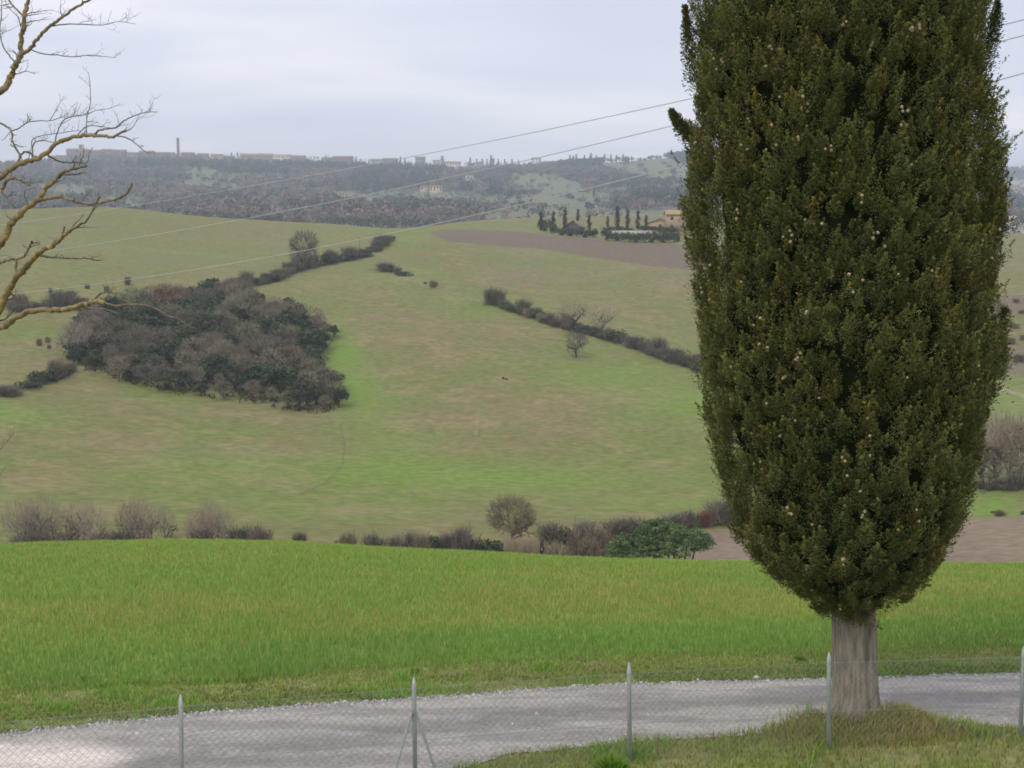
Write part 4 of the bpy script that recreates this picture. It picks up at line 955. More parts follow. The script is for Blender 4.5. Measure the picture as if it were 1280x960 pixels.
hedge([(34, 485), (52, 479), (75, 471), (92, 464)], 16, 4.6, 2.6, GR+BR[:1], 'bushes left of the copse', 'low evergreen hedge just left of the copse', 230, 420)
hedge([(4, 385), (40, 388), (85, 386), (120, 380)], 26, 5.5, 2.4, BR+TN, 'scrub left of the copse', 'scrub strip left of the copse top', 300, 470, 3.0)
for i, (px, py, s) in enumerate([(134, 365, 1.8), (109, 361, 1.5), (64, 366, 1.6), (87, 368, 1.2), (91, 368, 1.0), (48, 432, 1.8), (60, 428, 1.5), (62, 436, 1.2), (545, 357, 1.2), (629, 474, .7), (633, 475, .5), (160, 356, 2.4)]):
    x, y, z = hit(px, py, 230, 520); shrub('scrub_bush', random.choice(S_BROWN), x, y, s*1.3, s*1.1, ['dark dot of scrub on the open fields', 'small scrub tuft on the open fields'][i % 2]+f', {ordn(i)} listed by distance from the copse', 'shrub', 'scattered scrub dots on the fields')
# lone trees
def lone(px, py, r0, r1, hpx, proto, wide, name, label, cat='tree'):
    x, y, z = hit(px, py, r0, r1); d = math.hypot(x, y); return tree(name, proto, x, y, hpx/F*d, wide, label, cat, sink=.1)
P_ROUND = bare_proto(31, (.15, .13, .10), .62, 9, 1700, .007, low=.16, fill=.8)
P_OLDOAK = bare_proto(32, (.15, .125, .11), .85, 7, 1300, .007, low=.16, trunkcol=(.08, .065, .055))
P_ASH = bare_proto(33, (.235, .195, .125), .60, 9, 2700, .0058, low=.14, trunkcol=(.15, .13, .08), fill=.85)
P_THIN = [bare_proto(40+i, (.27, .225, .175), .30, 6, 750, .0050, low=.16, fill=.8, upw=.9) for i in range(2)]
P_PALE = bare_proto(44, (.28, .235, .18), .5, 7, 1050, .0054, low=.12, fill=.75, upw=.5, trunkcol=(.26, .23, .18))
lone(381, 330, 340, 520, 37, P_ROUND, .86, 'round_tree', 'round leafless tree on the upper hedgerow, alone against the far field')
lone(720, 447, 250, 460, 33, P_OLDOAK, 1.0, 'bare_oak', 'small dark leafless oak standing alone in the green field right of centre')
lone(716, 413, 280, 470, 34, P_THIN[0], 1.2, 'bare_tree', 'taller thin bare tree in the diagonal hedgerow above the lone oak')
lone(752, 420, 280, 470, 34, P_THIN[1], 1.2, 'bare_tree', 'thin bare tree in the diagonal hedgerow, right of its taller neighbour')
lone(700, 408, 280, 470, 18, P_THIN[1], .9, 'bare_tree', 'short thin sapling in the diagonal hedgerow, left of the taller trees')
lone(372, 275, 500, 600, 16, P_ROUND, 1.2, 'bare_tree', 'dark bare tree just behind the ridge above the round tree')
lone(95, 448, 230, 420, 40, P_PALE, 1.1, 'pale_bare_tree', 'pale bare tree at the left tip of the copse')
lone(482, 262, 520, 700, 12, P_BARE[0], 1.3, 'bare_tree', 'bare tree beyond the ridge over the track end')
# ---- valley bottom: tops show over the crest of the near field
def vt(px, vtop, r, proto, wide, name, label, group=None, cat='tree'):
    x, y, z = at(px, r); zt = slope(vtop)*y; return tree(name, proto, x, y, zt-z, wide, label, cat, group, sink=.05)
def vs(px, vtop, r, me, wpx, name, label, group=None, cat='shrub'):
    vtop = vtop-(5 if 420 < px < 640 else -2); x, y, z = at(px, r); zt = slope(vtop)*y; o = shrub(name, me, x, y, wpx/F*r, (zt-z)*(1.42 if me in S_GREEN else 1.18), label, cat, group); o.location.z = z-.1; return o
ash = vt(638, 626, 176, P_ASH, 1.0, 'bare_ash', 'large rounded bare ash with yellowish twigs standing at the valley bottom')
for i, (px, t, r, wd) in enumerate([(8, 632, 172, .6), (24, 638, 168, .5), (37, 625, 170, .55), (52, 636, 175, .5), (66, 642, 170, .5), (83, 630, 173, .55), (100, 636, 168, .45), (148, 634, 172, .5), (161, 631, 170, .45), (177, 636, 175, .45), (194, 638, 170, .4)]):
    vt(px, t, r, random.choice(P_THIN+[P_PALE]), wd*1.3, 'poplar', f'slim leafless poplar at the left valley bottom, {ordn(i)} from the left', 'slim bare trees at the left of the valley')
for i, (px, t, r) in enumerate([(238, 640, 170), (253, 633, 172), (268, 641, 170)]):
    vt(px, t, r, P_PALE, .62, 'bare_tree', f'bushy bare tree in the small clump over the wheat crest, {ordn(i)} from left', 'small clump of bare trees above the crest')
k = 0
for (px, t, r, me, wpx) in sorted([(60, 664, 168, S_BROWN[0], 50), (100, 668, 165, S_BROWN[1], 50), (130, 662, 168, S_BROWN[2], 44), (25, 662, 168, S_BROWN[2], 44), (5, 668, 165, S_BROWN[0], 30), (170, 664, 168, S_BROWN[1], 40), (200, 668, 165, S_BROWN[0], 30), (240, 660, 170, S_BROWN[0], 34),
        (298, 657, 170, S_BROWN[2], 46), (315, 660, 168, S_BROWN[0], 36), (366, 663, 168, S_BROWN[2], 18), (413, 671, 168, S_GREEN[0], 8), (430, 672, 166, S_BROWN[1], 30), (462, 674, 166, S_BROWN[2], 34), (490, 676, 164, S_BROWN[0], 34),
        (512, 672, 166, S_BROWN[2], 30), (540, 668, 165, S_GREEN[0], 22), (525, 674, 164, S_BROWN[1], 30), (556, 672, 166, S_BROWN[0], 24), (575, 666, 168, S_BROWN[0], 40), (597, 674, 160, S_GREEN[1], 24), (615, 672, 160, S_GREEN[0], 34), (585, 676, 160, S_BROWN[2], 36),
        (688, 654, 172, S_BROWN[0], 44), (704, 651, 168, S_GREEN[1], 26), (716, 660, 168, S_BROWN[1], 40), (676, 670, 164, S_GREEN[0], 12), (658, 685, 155, S_GREEN[1], 16), (735, 652, 174, S_BROWN[0], 50), (752, 660, 168, S_BROWN[1], 44), (778, 647, 182, S_BROWN[0], 50), (796, 646, 184, S_BROWN[2], 40),
        (735, 672, 162, S_BROWN[1], 44), (700, 678, 160, S_BROWN[1], 50), (820, 648, 186, S_BROWN[1], 34), (850, 640, 190, S_BROWN[0], 36), (868, 638, 192, S_BROWN[2], 30), (886, 637, 192, S_RUST, 20), (904, 625, 194, S_BROWN[0], 44), (922, 622, 195, S_BROWN[2], 44), (765, 682, 160, S_BROWN[1], 36),
        (946, 632, 196, S_BROWN[0], 46), (975, 630, 196, S_BROWN[1], 46)], key=lambda q: q[0]):
    wd = {S_GREEN[0]: 'dark evergreen bush', S_GREEN[1]: 'round dark green bush', S_RUST: 'reddish brown bush', S_BROWN[0]: 'purplish bare bush', S_BROWN[1]: 'brown bare bush', S_BROWN[2]: 'dark grey bare bush'}[me]
    vs(px, t, r, me, wpx*1.2, 'valley_shrub', f'{wd} in the brush along the valley bottom, {ordn(k)} bush from the left', 'brush along the valley bottom'); k += 1
# pale reeds
def build_reeds():
    x0, y0, z0 = at(652, 163); r_ = np.random.default_rng(3); n = 1800; a = r_.uniform(-1, 1, n)*2.1; b = r_.normal(0, .7, n); zt = slope(670)*y0-z0
    h = zt*r_.uniform(.75, 1.05, n); w_ = r_.uniform(.02, .05, n); l = r_.normal(0, .15, n)
    zg = H(x0+a, y0+b)-z0
    v = np.stack([np.stack([a-w_, b, zg], 1), np.stack([a+w_, b, zg], 1), np.stack([a+l, b+l, h], 1)], 1).reshape(-1, 3)
    tag(link('reeds', mesh('reeds', v, np.arange(n*3).reshape(-1, 3), M['grass'], np.repeat(np.array([.40, .33, .22])*r_.uniform(.7, 1.2, (n, 1)), 3, 0)), loc=(x0, y0, z0)), 'patch of pale dry straw coloured reeds at the foot of the bare ash', 'reeds', kind='stuff')
build_reeds()
# umbrella pine with two joined crowns on leaning stems
def build_pine():
    x0, y0, z0 = at(838, 158); root = empty('umbrella_pine', (x0, y0, z0), 0, 'broad low umbrella pine with a dark green layered crown beside the ploughed soil', 'pine')
    m = 158/F; zc = lambda v: slope(v)*y0-z0
    r_ = np.random.default_rng(6); C = []; R = []
    def fill(cx, vx0, vtop, halfw, thick, n, dy=0):
        for _ in range(n):
            a = r_.random()*6.28; f = r_.random()**.5; X = (cx-838)*m+math.cos(a)*f*halfw*m; Y = math.sin(a)*f*halfw*m*.8+dy
            top = zc(vtop)-(f**2.2)*thick*m*.75; C.append((X, Y, top-r_.random()**1.2*thick*m*.55)); R.append(r_.uniform(.42, .8))
    fill(838, 0, 656, 50, 26, 190); fill(797, 0, 664, 36, 30, 120, -.6); fill(872, 0, 662, 26, 18, 70, .4); fill(825, 0, 651, 24, 10, 40); fill(780, 0, 678, 18, 18, 50, -.8); fill(815, 0, 682, 44, 14, 70, -.5)
    link('crown', lobes_mesh('crown', C, R, 70, .10, [(.085, .15, .048), (.11, .185, .056), (.07, .12, .042)], 2, M['evergreen'], .55, .5), root)
    for (bx, tx_, tv) in [(850, 832, 668), (856, 866, 668), (862, 878, 672), (846, 805, 676), (836, 815, 672), (846, 848, 664)]:
        g = G(); p = np.array([(bx-838)*m, 0, -.2]); q = np.array([(tx_-838)*m, r_.uniform(-1, 1), zc(tv)])
        g.tube([p, p*.6+q*.4+np.array([.1, 0, -.25]), q], [.16, .12, .05], 6, c=(.10, .085, .07)); g.obj('stem', M['twig'], root, col=True)
build_pine()
x, y, z = at(935, 120); o = vs(938, 694, 120, S_GREEN[0], 50, 'valley_shrub', 'low green bush peeping over the wheat crest beside the cypress crown')
# ---- right-hand strip beyond the cypress
k = 0
for (px, py, hp, pr) in [(1228, 606, 70, P_PALE), (1246, 606, 78, P_PALE), (1262, 608, 84, P_BARE[3]), (1280, 608, 76, P_PALE), (1298, 606, 80, P_BARE[1]), (1236, 612, 40, P_BARE[2]), (1270, 612, 36, P_BARE[0])]:
    x, y, z = hit(px, py, 190, 420); d = math.hypot(x, y)
    tree('bare_tree', pr, x, y, hp/F*d, .75, f'pale bare tree in the right edge thicket, {ordn(k)} of seven', 'tree', 'bare thicket right of the cypress'); k += 1
hedge([(1225, 610), (1250, 612), (1275, 612), (1300, 611)], 8, 4.2, 2.0, BR, 'bushes under the right thicket', 'brush under the right edge thicket', 190, 420)
hedge([(1232, 640), (1262, 644), (1278, 642)], 4, 1.8, .9, TN, 'low scrub below the right thicket', 'low scrub below the right thicket', 170, 420)
for i, (px, py, s) in enumerate([(1252, 395, 3.5), (1268, 410, 4), (1278, 392, 3), (1262, 430, 4.5), (1276, 452, 5), (1256, 448, 3), (1244, 462, 3), (1284, 425, 4), (1270, 378, 3), (1250, 418, 2.5)]):
    x, y, z = hit(px, py, 230, 520); shrub('scrub_bush', random.choice(S_BROWN), x, y, s, s*.45, f'low brown scrub on the rough slope right of the cypress, {ordn(i)} of ten', 'shrub', 'scrub on the right slope')
# ------------------------------------------------------------ the farm on the ridge
TERRA = (.26, .16, .10); TERRA2 = (.36, .26, .13); OCH = (.38, .28, .19); PALE = (.42, .37, .31); PINK = (.27, .205, .165); BRICK = (.20, .15, .125)
def building(name, label, px, r, W, Dp, Hh, wall, roofc, cat='house', group=None, rz=0.0, rise=None, cols=4, rows=2, along='x', vbase=None, chimney=True, wh=1.2, flat=False, arches=False, sink=.5, vtop=None):
    x, y, z = at(px, r) if vbase is None else hit(px, vbase, r*.88, r*1.15)
    if vtop is not None: z = slope(vtop)*y - Hh
    root = empty(name, (x, y, z), rz-math.atan2(x, y), label, cat, group)
    a, b = W/2, Dp/2; g = G(); down = sink+ (6 if vtop is not None else 0)
    g.box(-a, -b, -down, a, b, Hh, wall)
    rise = (Dp if along == 'x' else W)*.17 if rise is None else rise
    if not flat:
        if along == 'x':
            g.add([(-a, -b, Hh), (-a, b, Hh), (-a, 0, Hh+rise), (a, -b, Hh), (a, b, Hh), (a, 0, Hh+rise)], t=[(0, 1, 2), (3, 5, 4)], c=wall)
        else: g.add([(-a, -b, Hh), (a, -b, Hh), (0, -b, Hh+rise), (-a, b, Hh), (a, b, Hh), (0, b, Hh+rise)], t=[(0, 1, 2), (3, 5, 4)], c=wall)
    g.obj('wall', M['plaster'], root, col=True)
    e = .45; g = G()
    if flat: g.box(-a-.25, -b-.25, Hh+.003, a+.25, b+.25, Hh+.4, roofc)
    else:
        k = e*rise/(b if along == 'x' else a)
        g.gable(-a-e, -b-e, a+e, b+e, Hh-k+.22, Hh+rise+.22, along, roofc)
    rf = g.obj('roof', M['roof'], root, col=True)
    if chimney and not flat:
        g = G(); g.box(a*.35, -.35, Hh+rise*.6, a*.35+.8, .35, Hh+rise+1.1, wall); g.box(a*.35-.1, -.45, Hh+rise+1.103, a*.35+.9, .45, Hh+rise+1.25, roofc); g.obj('chimney', M['plaster'], rf, col=True)
    for i in range(cols):
        for j in range(rows):
            wx = -a+(i+.5)*W/cols; wz = (j+.45)*Hh/rows
            if j == 0 and i == cols//2: continue
            g = G(); ww = min(.5*wh, W/cols*.3)
            g.box(wx-ww, -b-.03, wz-wh*.3, wx+ww, -b+.1, wz+wh*.65); 
            if arches: g.add([(wx-ww, -b-.03, wz+wh*.65), (wx+ww, -b-.03, wz+wh*.65), (wx, -b-.03, wz+wh*1.0)], t=[(0, 1, 2)])
            g.obj('window', M['dark'], root)
    wx = -a+(cols//2+.5)*W/cols; g = G(); g.box(wx-.6, -b-.05, -down*.0, wx+.6, -b+.1, 2.2, (.12, .08, .05)); g.obj('door', M['plaster'], root, col=True)
    return root
fr = 535
def fx(px): return at(px, fr)
building('farmhouse', 'two storey ochre farmhouse with a tiled roof beside the big cypress crown', 858, 560, 16.5, 8, 6.2, OCH, TERRA2, 'farmhouse', cols=4, rows=2, rz=.12, rise=1.5, vbase=288)
building('farm_annex', 'low gabled farm annex with an orange roof left of the farmhouse', 825, 560, 8.5, 7, 2.7, OCH, TERRA, 'annex', cols=1, rows=1, along='y', rise=1.5, chimney=False, vbase=287)
def build_shed():
    x, y, z = hit(719, 286, 480, 640); root = empty('farm_shed', (x, y, z), -.2, 'dark low A shaped shed with a pale edged roof among the farm cypresses', 'shed')
    g = G(); g.gable(-4.6, -3, 3.8, 3, .45, 3.4, 'x' if 0 else 'y', (.13, .12, .12)); g.obj('roof', M['roof'], root, col=True)
    for s in (-1, 1):
        g = G(); g.tube([(-.4+s*4.2, -3.06, .6), (-.4, -3.06, 3.58)], .14, 4, c=PALE); g.obj('bargeboard', M['plaster'], root, col=True)
    g = G(); g.box(-3.3, -2.7, -.3, 2.5, 2.7, .9, (.10, .09, .085)); g.add([(-3.3, -2.7, .9), (2.5, -2.7, .9), (-.4, -2.7, 3.0)], t=[(0, 1, 2)], c=(.10, .09, .085)); g.obj('wall', M['plaster'], root, col=True)
build_shed()
def cyp_proto(seed, n=34, wid=.14):
    r_ = np.random.default_rng(seed); C = []; R = []
    for k in range(n):
        t = (k+.5)/n; w_ = wid*math.sin(min(1, t*1.12+.10)*math.pi)**.6 if t < .8 else wid*(1.02-t)*4.2; a = r_.random()*6.28
        C.append((math.cos(a)*w_*.45, math.sin(a)*w_*.45, .06+t*.93)); R.append(max(.02, w_*.75))
    g = G(); g.tube([(0, 0, -.05), (0, 0, .5)], [.02, .01], 5, c=(.08, .07, .06))
    return g.mesh('trunk', M['twig'], col=True), lobes_mesh('crown', C, R, 46, .020, [(.024, .036, .018), (.030, .042, .022)], seed, M['evergreen'], 1.25)
P_CYP = [cyp_proto(s) for s in (61, 62)]; P_CYPW = cyp_proto(63, wid=.20)
L = [(676, 264, 288, 520), (691.5, 263, 291, 515), (706.5, 260, 287, 525), (722.5, 260, 276, 540), (736.5, 268, 287, 525), (759.5, 269, 284, 520), (771.5, 257, 286, 515), (784.5, 260, 286, 515), (797.2, 262, 286, 515), (807.6, 268, 286, 515), (848, 254, 284, 545)]
for i, (px, vt_, vb, r) in enumerate(L):
    x, y, z = hit(px, vb, 480, 640); h = slope(vt_)*y-z; tree('farm_cypress', P_CYP[i % 2], x, y, max(3, h), 1.0 if h > 6 else 1.25, f'slender dark cypress by the farm, {ORD[i]} of eleven from the left', 'cypress', 'slender cypresses round the farm', sink=.2)
k = 0
for (px, vb, wpx, hpx) in [(676, 284, 10, 9), (683, 289, 12, 15), (692, 292, 10, 12), (700, 294, 13, 10), (708, 295, 13, 10), (716, 295, 13, 9), (725, 296, 13, 11), (734, 297, 13, 10), (742, 297, 13, 11), (757, 299, 12, 15), (764, 301, 13, 11), (773, 301, 13, 11), (783, 302, 14, 12), (792, 303, 14, 12), (801, 303, 14, 12), (811, 303, 14, 13), (820, 303, 14, 13), (830, 303, 14, 13), (839, 303, 13, 13), (846, 302, 11, 12), (765, 289, 13, 6), (775, 289, 13, 6), (785, 289, 12, 5), (803, 288, 13, 6), (813, 288, 14, 6), (824, 290, 14, 7), (833, 292, 14, 8), (842, 292, 12, 8)]:
    x, y, z = hit(px, vb, 470, 640); r = math.hypot(x, y); shrub('hedge_bush', S_GREEN[k % 2], x, y, wpx/F*r*1.2, hpx/F*r*1.9, ('clipped dark green hedge bush below the farm, ' if k < 20 else 'low hedge bush close in front of the farm buildings, ')+ordn(k if k < 20 else k-20)+' from the left', 'hedge bush', 'clipped hedges below the farm'); k += 1
x, y, z = hit(856, 289, 480, 640); shrub('pale_shrub', twiggy_shrub(28, (.42, .41, .40), tw=.03), x, y, 3.4, 2.2, 'pale grey shrub in front of the farmhouse beside the cypress edge')
def build_terrace():
    x, y, z = hit(790, 293, 480, 640); g = G(); g.box(-7.5, -.2, -.8, 7.5, .2, 1.35, (.50, .46, .40)); g.box(-7.7, -.28, 1.352, 7.7, .28, 1.46, (.56, .53, .48))
    o = g.obj('garden_wall', M['plaster'], None, col=True); o.location = (x, y, z); tag(o, 'low pale garden wall between the two clipped hedges of the farm', 'wall')
build_terrace()
# ------------------------------------------------------------ the wooded far hill
rw = np.random.default_rng(12)
BUILT = []     # px, py ranges kept clear for houses
HOUSES = [ # name, px, w_px, vtop, h_px, wall, roof, r, label
 ('town_house', 70, 12, 195, 5, BRICK, TERRA, 'low brown house at the left end of the far town'),
 ('old_fortress', 100, 25, 186, 8, BRICK, TERRA, 'broad brick block at the left end of the far town, under a stub turret'),
 ('town_house', 123, 20, 188, 7, BRICK, TERRA, 'brownish house right of the brick block in the far town'),
 ('town_house', 137, 12, 187, 6, PINK, TERRA, 'narrow pinkish house, second right of the brick block in the far town'),
 ('town_house', 151, 18, 188, 6, BRICK, TERRA, 'brick house midway between the brick block and the bell tower'),
 ('town_house', 168, 16, 189, 6, PINK, TERRA, 'pinkish house left of the narrow yellow one in the far town'),
 ('town_house', 183, 10, 194, 6, (.58, .48, .32), TERRA, 'small yellowish house below the far town roofline left of the bell tower'),
 ('town_house', 186, 18, 189, 5, BRICK, TERRA, 'long brown house behind the yellowish one in the far town'),
 ('town_house', 204, 17, 190, 6, BRICK, TERRA, 'brown house second left of the bell tower'),
 ('town_house', 217, 8, 189, 6, PINK, TERRA, 'small pinkish house touching the bell tower on its left'),
 ('town_house', 237, 16, 191, 6, BRICK, TERRA, 'brown house just right of the bell tower'),
 ('town_house', 256, 13, 190, 7, PINK, TERRA, 'taller pinkish house second right of the bell tower'),
 ('town_house', 273, 14, 191, 7, PALE, TERRA, 'pale house third right of the bell tower'),
 ('town_house', 288, 12, 193, 6, PINK, TERRA, 'pinkish house left of the two skyline cypresses'),
 ('palace', 323, 40, 192, 8, PINK, (.30, .22, .17), 'long brick palace right of the skyline cypresses in the far town'),
 ('town_house', 302, 7, 205, 5, (.42, .24, .16), TERRA, 'small reddish house among trees below the palace'),
 ('colonnade_hall', 354, 22, 193, 7, (.66, .61, .50), (.40, .30, .24), 'cream hall with a row of arched windows in the far town'),
 ('town_house', 373, 20, 193, 7, PINK, TERRA, 'pinkish house right of the cream arcaded hall'),
 ('white_block', 394, 12, 193, 9, (.70, .68, .66), (.60, .58, .56), 'white flat roofed block at the right end of the far town'),
 ('town_house', 411, 14, 197, 6, PINK, TERRA, 'pinkish house right of the white block'),
 ('town_house', 431, 22, 194, 6, BRICK, TERRA, 'broad brown roofed house alone on the skyline right of the town'),
 ('town_house', 473, 16, 197, 6, PALE, TERRA, 'pale house on the skyline left of the long brown one'),
 ('town_house', 489, 18, 197, 6, BRICK, TERRA, 'long brown house on the skyline right of its pale neighbour'),
 ('town_house', 526, 12, 196, 7, PINK, TERRA, 'pinkish skyline house with a taller right end'),
 ('villa', 567, 18, 202, 7, (.68, .60, .46), TERRA, 'cream villa under dark pines below the skyline'),
 ('town_house', 600, 9, 202, 5, PINK, TERRA, 'small pinkish house between skyline cypresses right of the cream villa'),
 ('town_house', 546, 9, 200, 4, PALE, TERRA, 'small pale house left of the cream villa'),
 ('town_house', 670, 12, 196, 6, (.62, .60, .58), (.36, .32, .30), 'pale grey house on the skyline right of centre'),
 ('hill_villa', 545, 15, 232, 7, (.66, .52, .30), TERRA, 'yellow villa above the olive grove on the wooded hill'),
 ('hill_house', 530, 9, 233, 5, (.50, .38, .26), TERRA, 'small ochre house left of the yellow villa'),
 ('white_house', 587, 9, 219, 5, (.70, .66, .60), TERRA, 'small white house on the wooded hill right of the yellow villa'),
 ('ruin', 612, 14, 253, 5, (.46, .34, .26), TERRA, 'reddish farm ruin among the trees at the far field edge'),
 ('white_house', 1240, 6, 292, 3, (.75, .74, .72), (.6, .6, .6), 'tiny white house among trees right of the cypress'),
 ('white_house', 1281, 8, 296, 3, (.75, .74, .72), TERRA, 'tiny white house at the right edge of the photo'),
 ('white_house', 1274, 4, 214, 2, (.75, .74, .72), (.6, .6, .6), 'white speck of a house on the bluish right skyline'),
 ('town_house', 10, 16, 203, 5, BRICK, TERRA, 'brown house on the skyline behind the bare tree branches'),
 ('town_house', 82, 16, 193, 5, PINK, TERRA, 'low pinkish house left of the brick block'),
 ('hill_house', 113, 8, 232, 4, (.50, .38, .28), TERRA, 'ochre hillside house below the left end of the town'),
 ('hill_house', 57, 10, 231, 4, (.50, .38, .28), TERRA, 'ochre hillside house seen between the bare branches')]
HPOS = []
for (nm, px, wp, vtop, hp, wl, rf_, lb) in HOUSES:
    if vtop < 212 and px < 1200: r = 2890 if nm != 'villa' else 2750
    elif px > 1200: r = 4800 if vtop < 230 else 640
    else:
        hx, hy, hz = hit(px, vtop+hp+3, 1150, 3200); r = math.hypot(hx, hy)
    vtop0 = vtop; W_ = wp/F*r; vtop += rw.uniform(-1.2, 1.8) if nm == 'town_house' and vtop < 200 else 0; Hh = (hp+(1.3 if r > 2700 else 0))/F*r; x, y, z = at(px, r)
    fl = nm in ('white_block',); HPOS.append((x, y, W_*.6+6))
    building(nm, lb, px, r, W_, max(9, min(16, W_*.6)) if r > 1000 else 5, Hh*.72, wl, rf_, 'house' if 'house' in nm or 'villa' in nm else nm.replace('_', ' '), 'houses of the far town' if nm == 'town_house' else None,
             rz=rw.uniform(-.15, .15), cols=max(2, int(wp/3.2)) if nm != 'colonnade_hall' else 7, rows=2 if hp > 5 else 1, chimney=False, wh=2.6 if r > 1000 else 1, flat=fl, arches=nm == 'colonnade_hall', rise=Hh*.25, vtop=vtop+Hh*.25/r*F)
# stub turret on the fortress block
def build_tower():
    x, y, z = at(225, 2900); m = 2900/F; zt = slope(171.5)*y; root = empty('bell_tower', (x, y, z), 0, 'tall slim brick bell tower rising over the roofs of the far town', 'tower')
    w_ = 2.9*m; H_ = zt-z; g = G(); g.box(-w_/2, -w_/2, -5, w_/2, w_/2, H_*.80, BRICK); g.obj('shaft', M['plaster'], root, col=True)
    g = G(); g.box(-w_*.62, -w_*.62, H_*.80+.003, w_*.62, w_*.62, H_*.83, (.42, .33, .27)); g.box(-w_*.52, -w_*.52, H_*.83+.003, w_*.52, w_*.52, H_*.92, BRICK); b = g.obj('belfry', M['plaster'], root, col=True)
    for s in (-1, 1): g = G(); g.box(s*w_*.24-w_*.1, -w_*.53, H_*.845, s*w_*.24+w_*.1, -w_*.45, H_*.905); g.obj('window', M['dark'], b)
    g = G(); q = w_*.56; h0 = H_*.92+.003
    g.add([(-q, -q, h0), (q, -q, h0), (q, q, h0), (-q, q, h0), (0, 0, H_)], q=[(3, 2, 1, 0)], t=[(0, 1, 4), (1, 2, 4), (2, 3, 4), (3, 0, 4)], c=TERRA); g.obj('spire', M['roof'], root, col=True)
    x, y, z = at(104, 2893); zt = slope(181)*y; root = empty('turret', (x, y, z), 0, 'square stub turret on top of the brick block in the far town', 'turret'); g = G(); H_ = zt-z
    g.box(-2.8, -2.8, -2, 2.8, 2.8, H_-1.2, BRICK); g.obj('shaft', M['plaster'], root, col=True); g = G(); g.box(-3.6, -3.6, H_-1.197, 3.6, 3.6, H_, BRICK); g.obj('parapet', M['plaster'], root, col=True)
build_tower()
HP = np.array(HPOS)
# distinct dark cypresses and pines that read one by one against the sky or the fields
k = 0
SPOT = [(291, 190), (299, 189), (329, 191), (313, 195), (408, 197), (418, 198), (446, 195), (501, 195), (507, 197), (553, 194), (588, 196), (596, 198), (603, 198), (609, 198), (617, 197), (623, 198), (631, 198), (640, 198), (648, 199), (614, 193), (139, 224), (183, 226), (193, 227), (712, 193), (720, 192), (730, 193), (738, 191), (745, 193), (755, 192), (763, 192), (770, 193), (778, 192), (716, 194), (836, 190), (846, 188), (852, 186), (861, 186), (742, 233), (1245, 206), (1252, 207)]
for (px, vt_) in sorted(SPOT):
    if vt_ < 215: r = 2900
    else: r = math.hypot(*hit(px, vt_+14, 1150, 3200)[:2])
    if px > 1200: r = 4700
    x, y, z = at(px, r); h = max(12, slope(vt_)*y-z)
    tree('skyline_cypress', P_CYP[k % 2] if k % 3 else P_CYPW, x, y, h, 1.1, f'dark cypress on the far hill or its skyline, {ordn(k)} from the left', 'cypress', 'single cypresses on the far hill', sink=.5); k += 1
# the wood itself: thousands of crowns, one mass of bare and one of evergreen trees
CYPG = [[(172, 198), (213, 196), (213, 213), (172, 213)], [(213, 196), (262, 193), (304, 198), (304, 217), (240, 216), (213, 213)], [(304, 194), (350, 196), (350, 224), (304, 220)], [(350, 200), (400, 202), (400, 216), (350, 214)],
        [(440, 218), (480, 218), (480, 244), (440, 244)], [(484, 226), (530, 226), (532, 236), (484, 240)], [(700, 190), (784, 190), (784, 208), (700, 212)], [(826, 184), (900, 184), (900, 210), (826, 206)], [(787, 230), (866, 232), (900, 260), (787, 256)],
        [(612, 234), (630, 234), (630, 247), (612, 247)], [(88, 208), (130, 206), (130, 222), (88, 224)], [(573, 228), (594, 230), (594, 244), (573, 244)], [(550, 222), (500, 220), (500, 232), (556, 230)], [(400, 198), (560, 206), (560, 220), (400, 214)],
        [(1225, 214), (1400, 206), (1400, 226), (1225, 226)], [(1246, 243), (1400, 250), (1400, 268), (1240, 270)], [(1236, 284), (1400, 280), (1400, 298), (1236, 298)]]
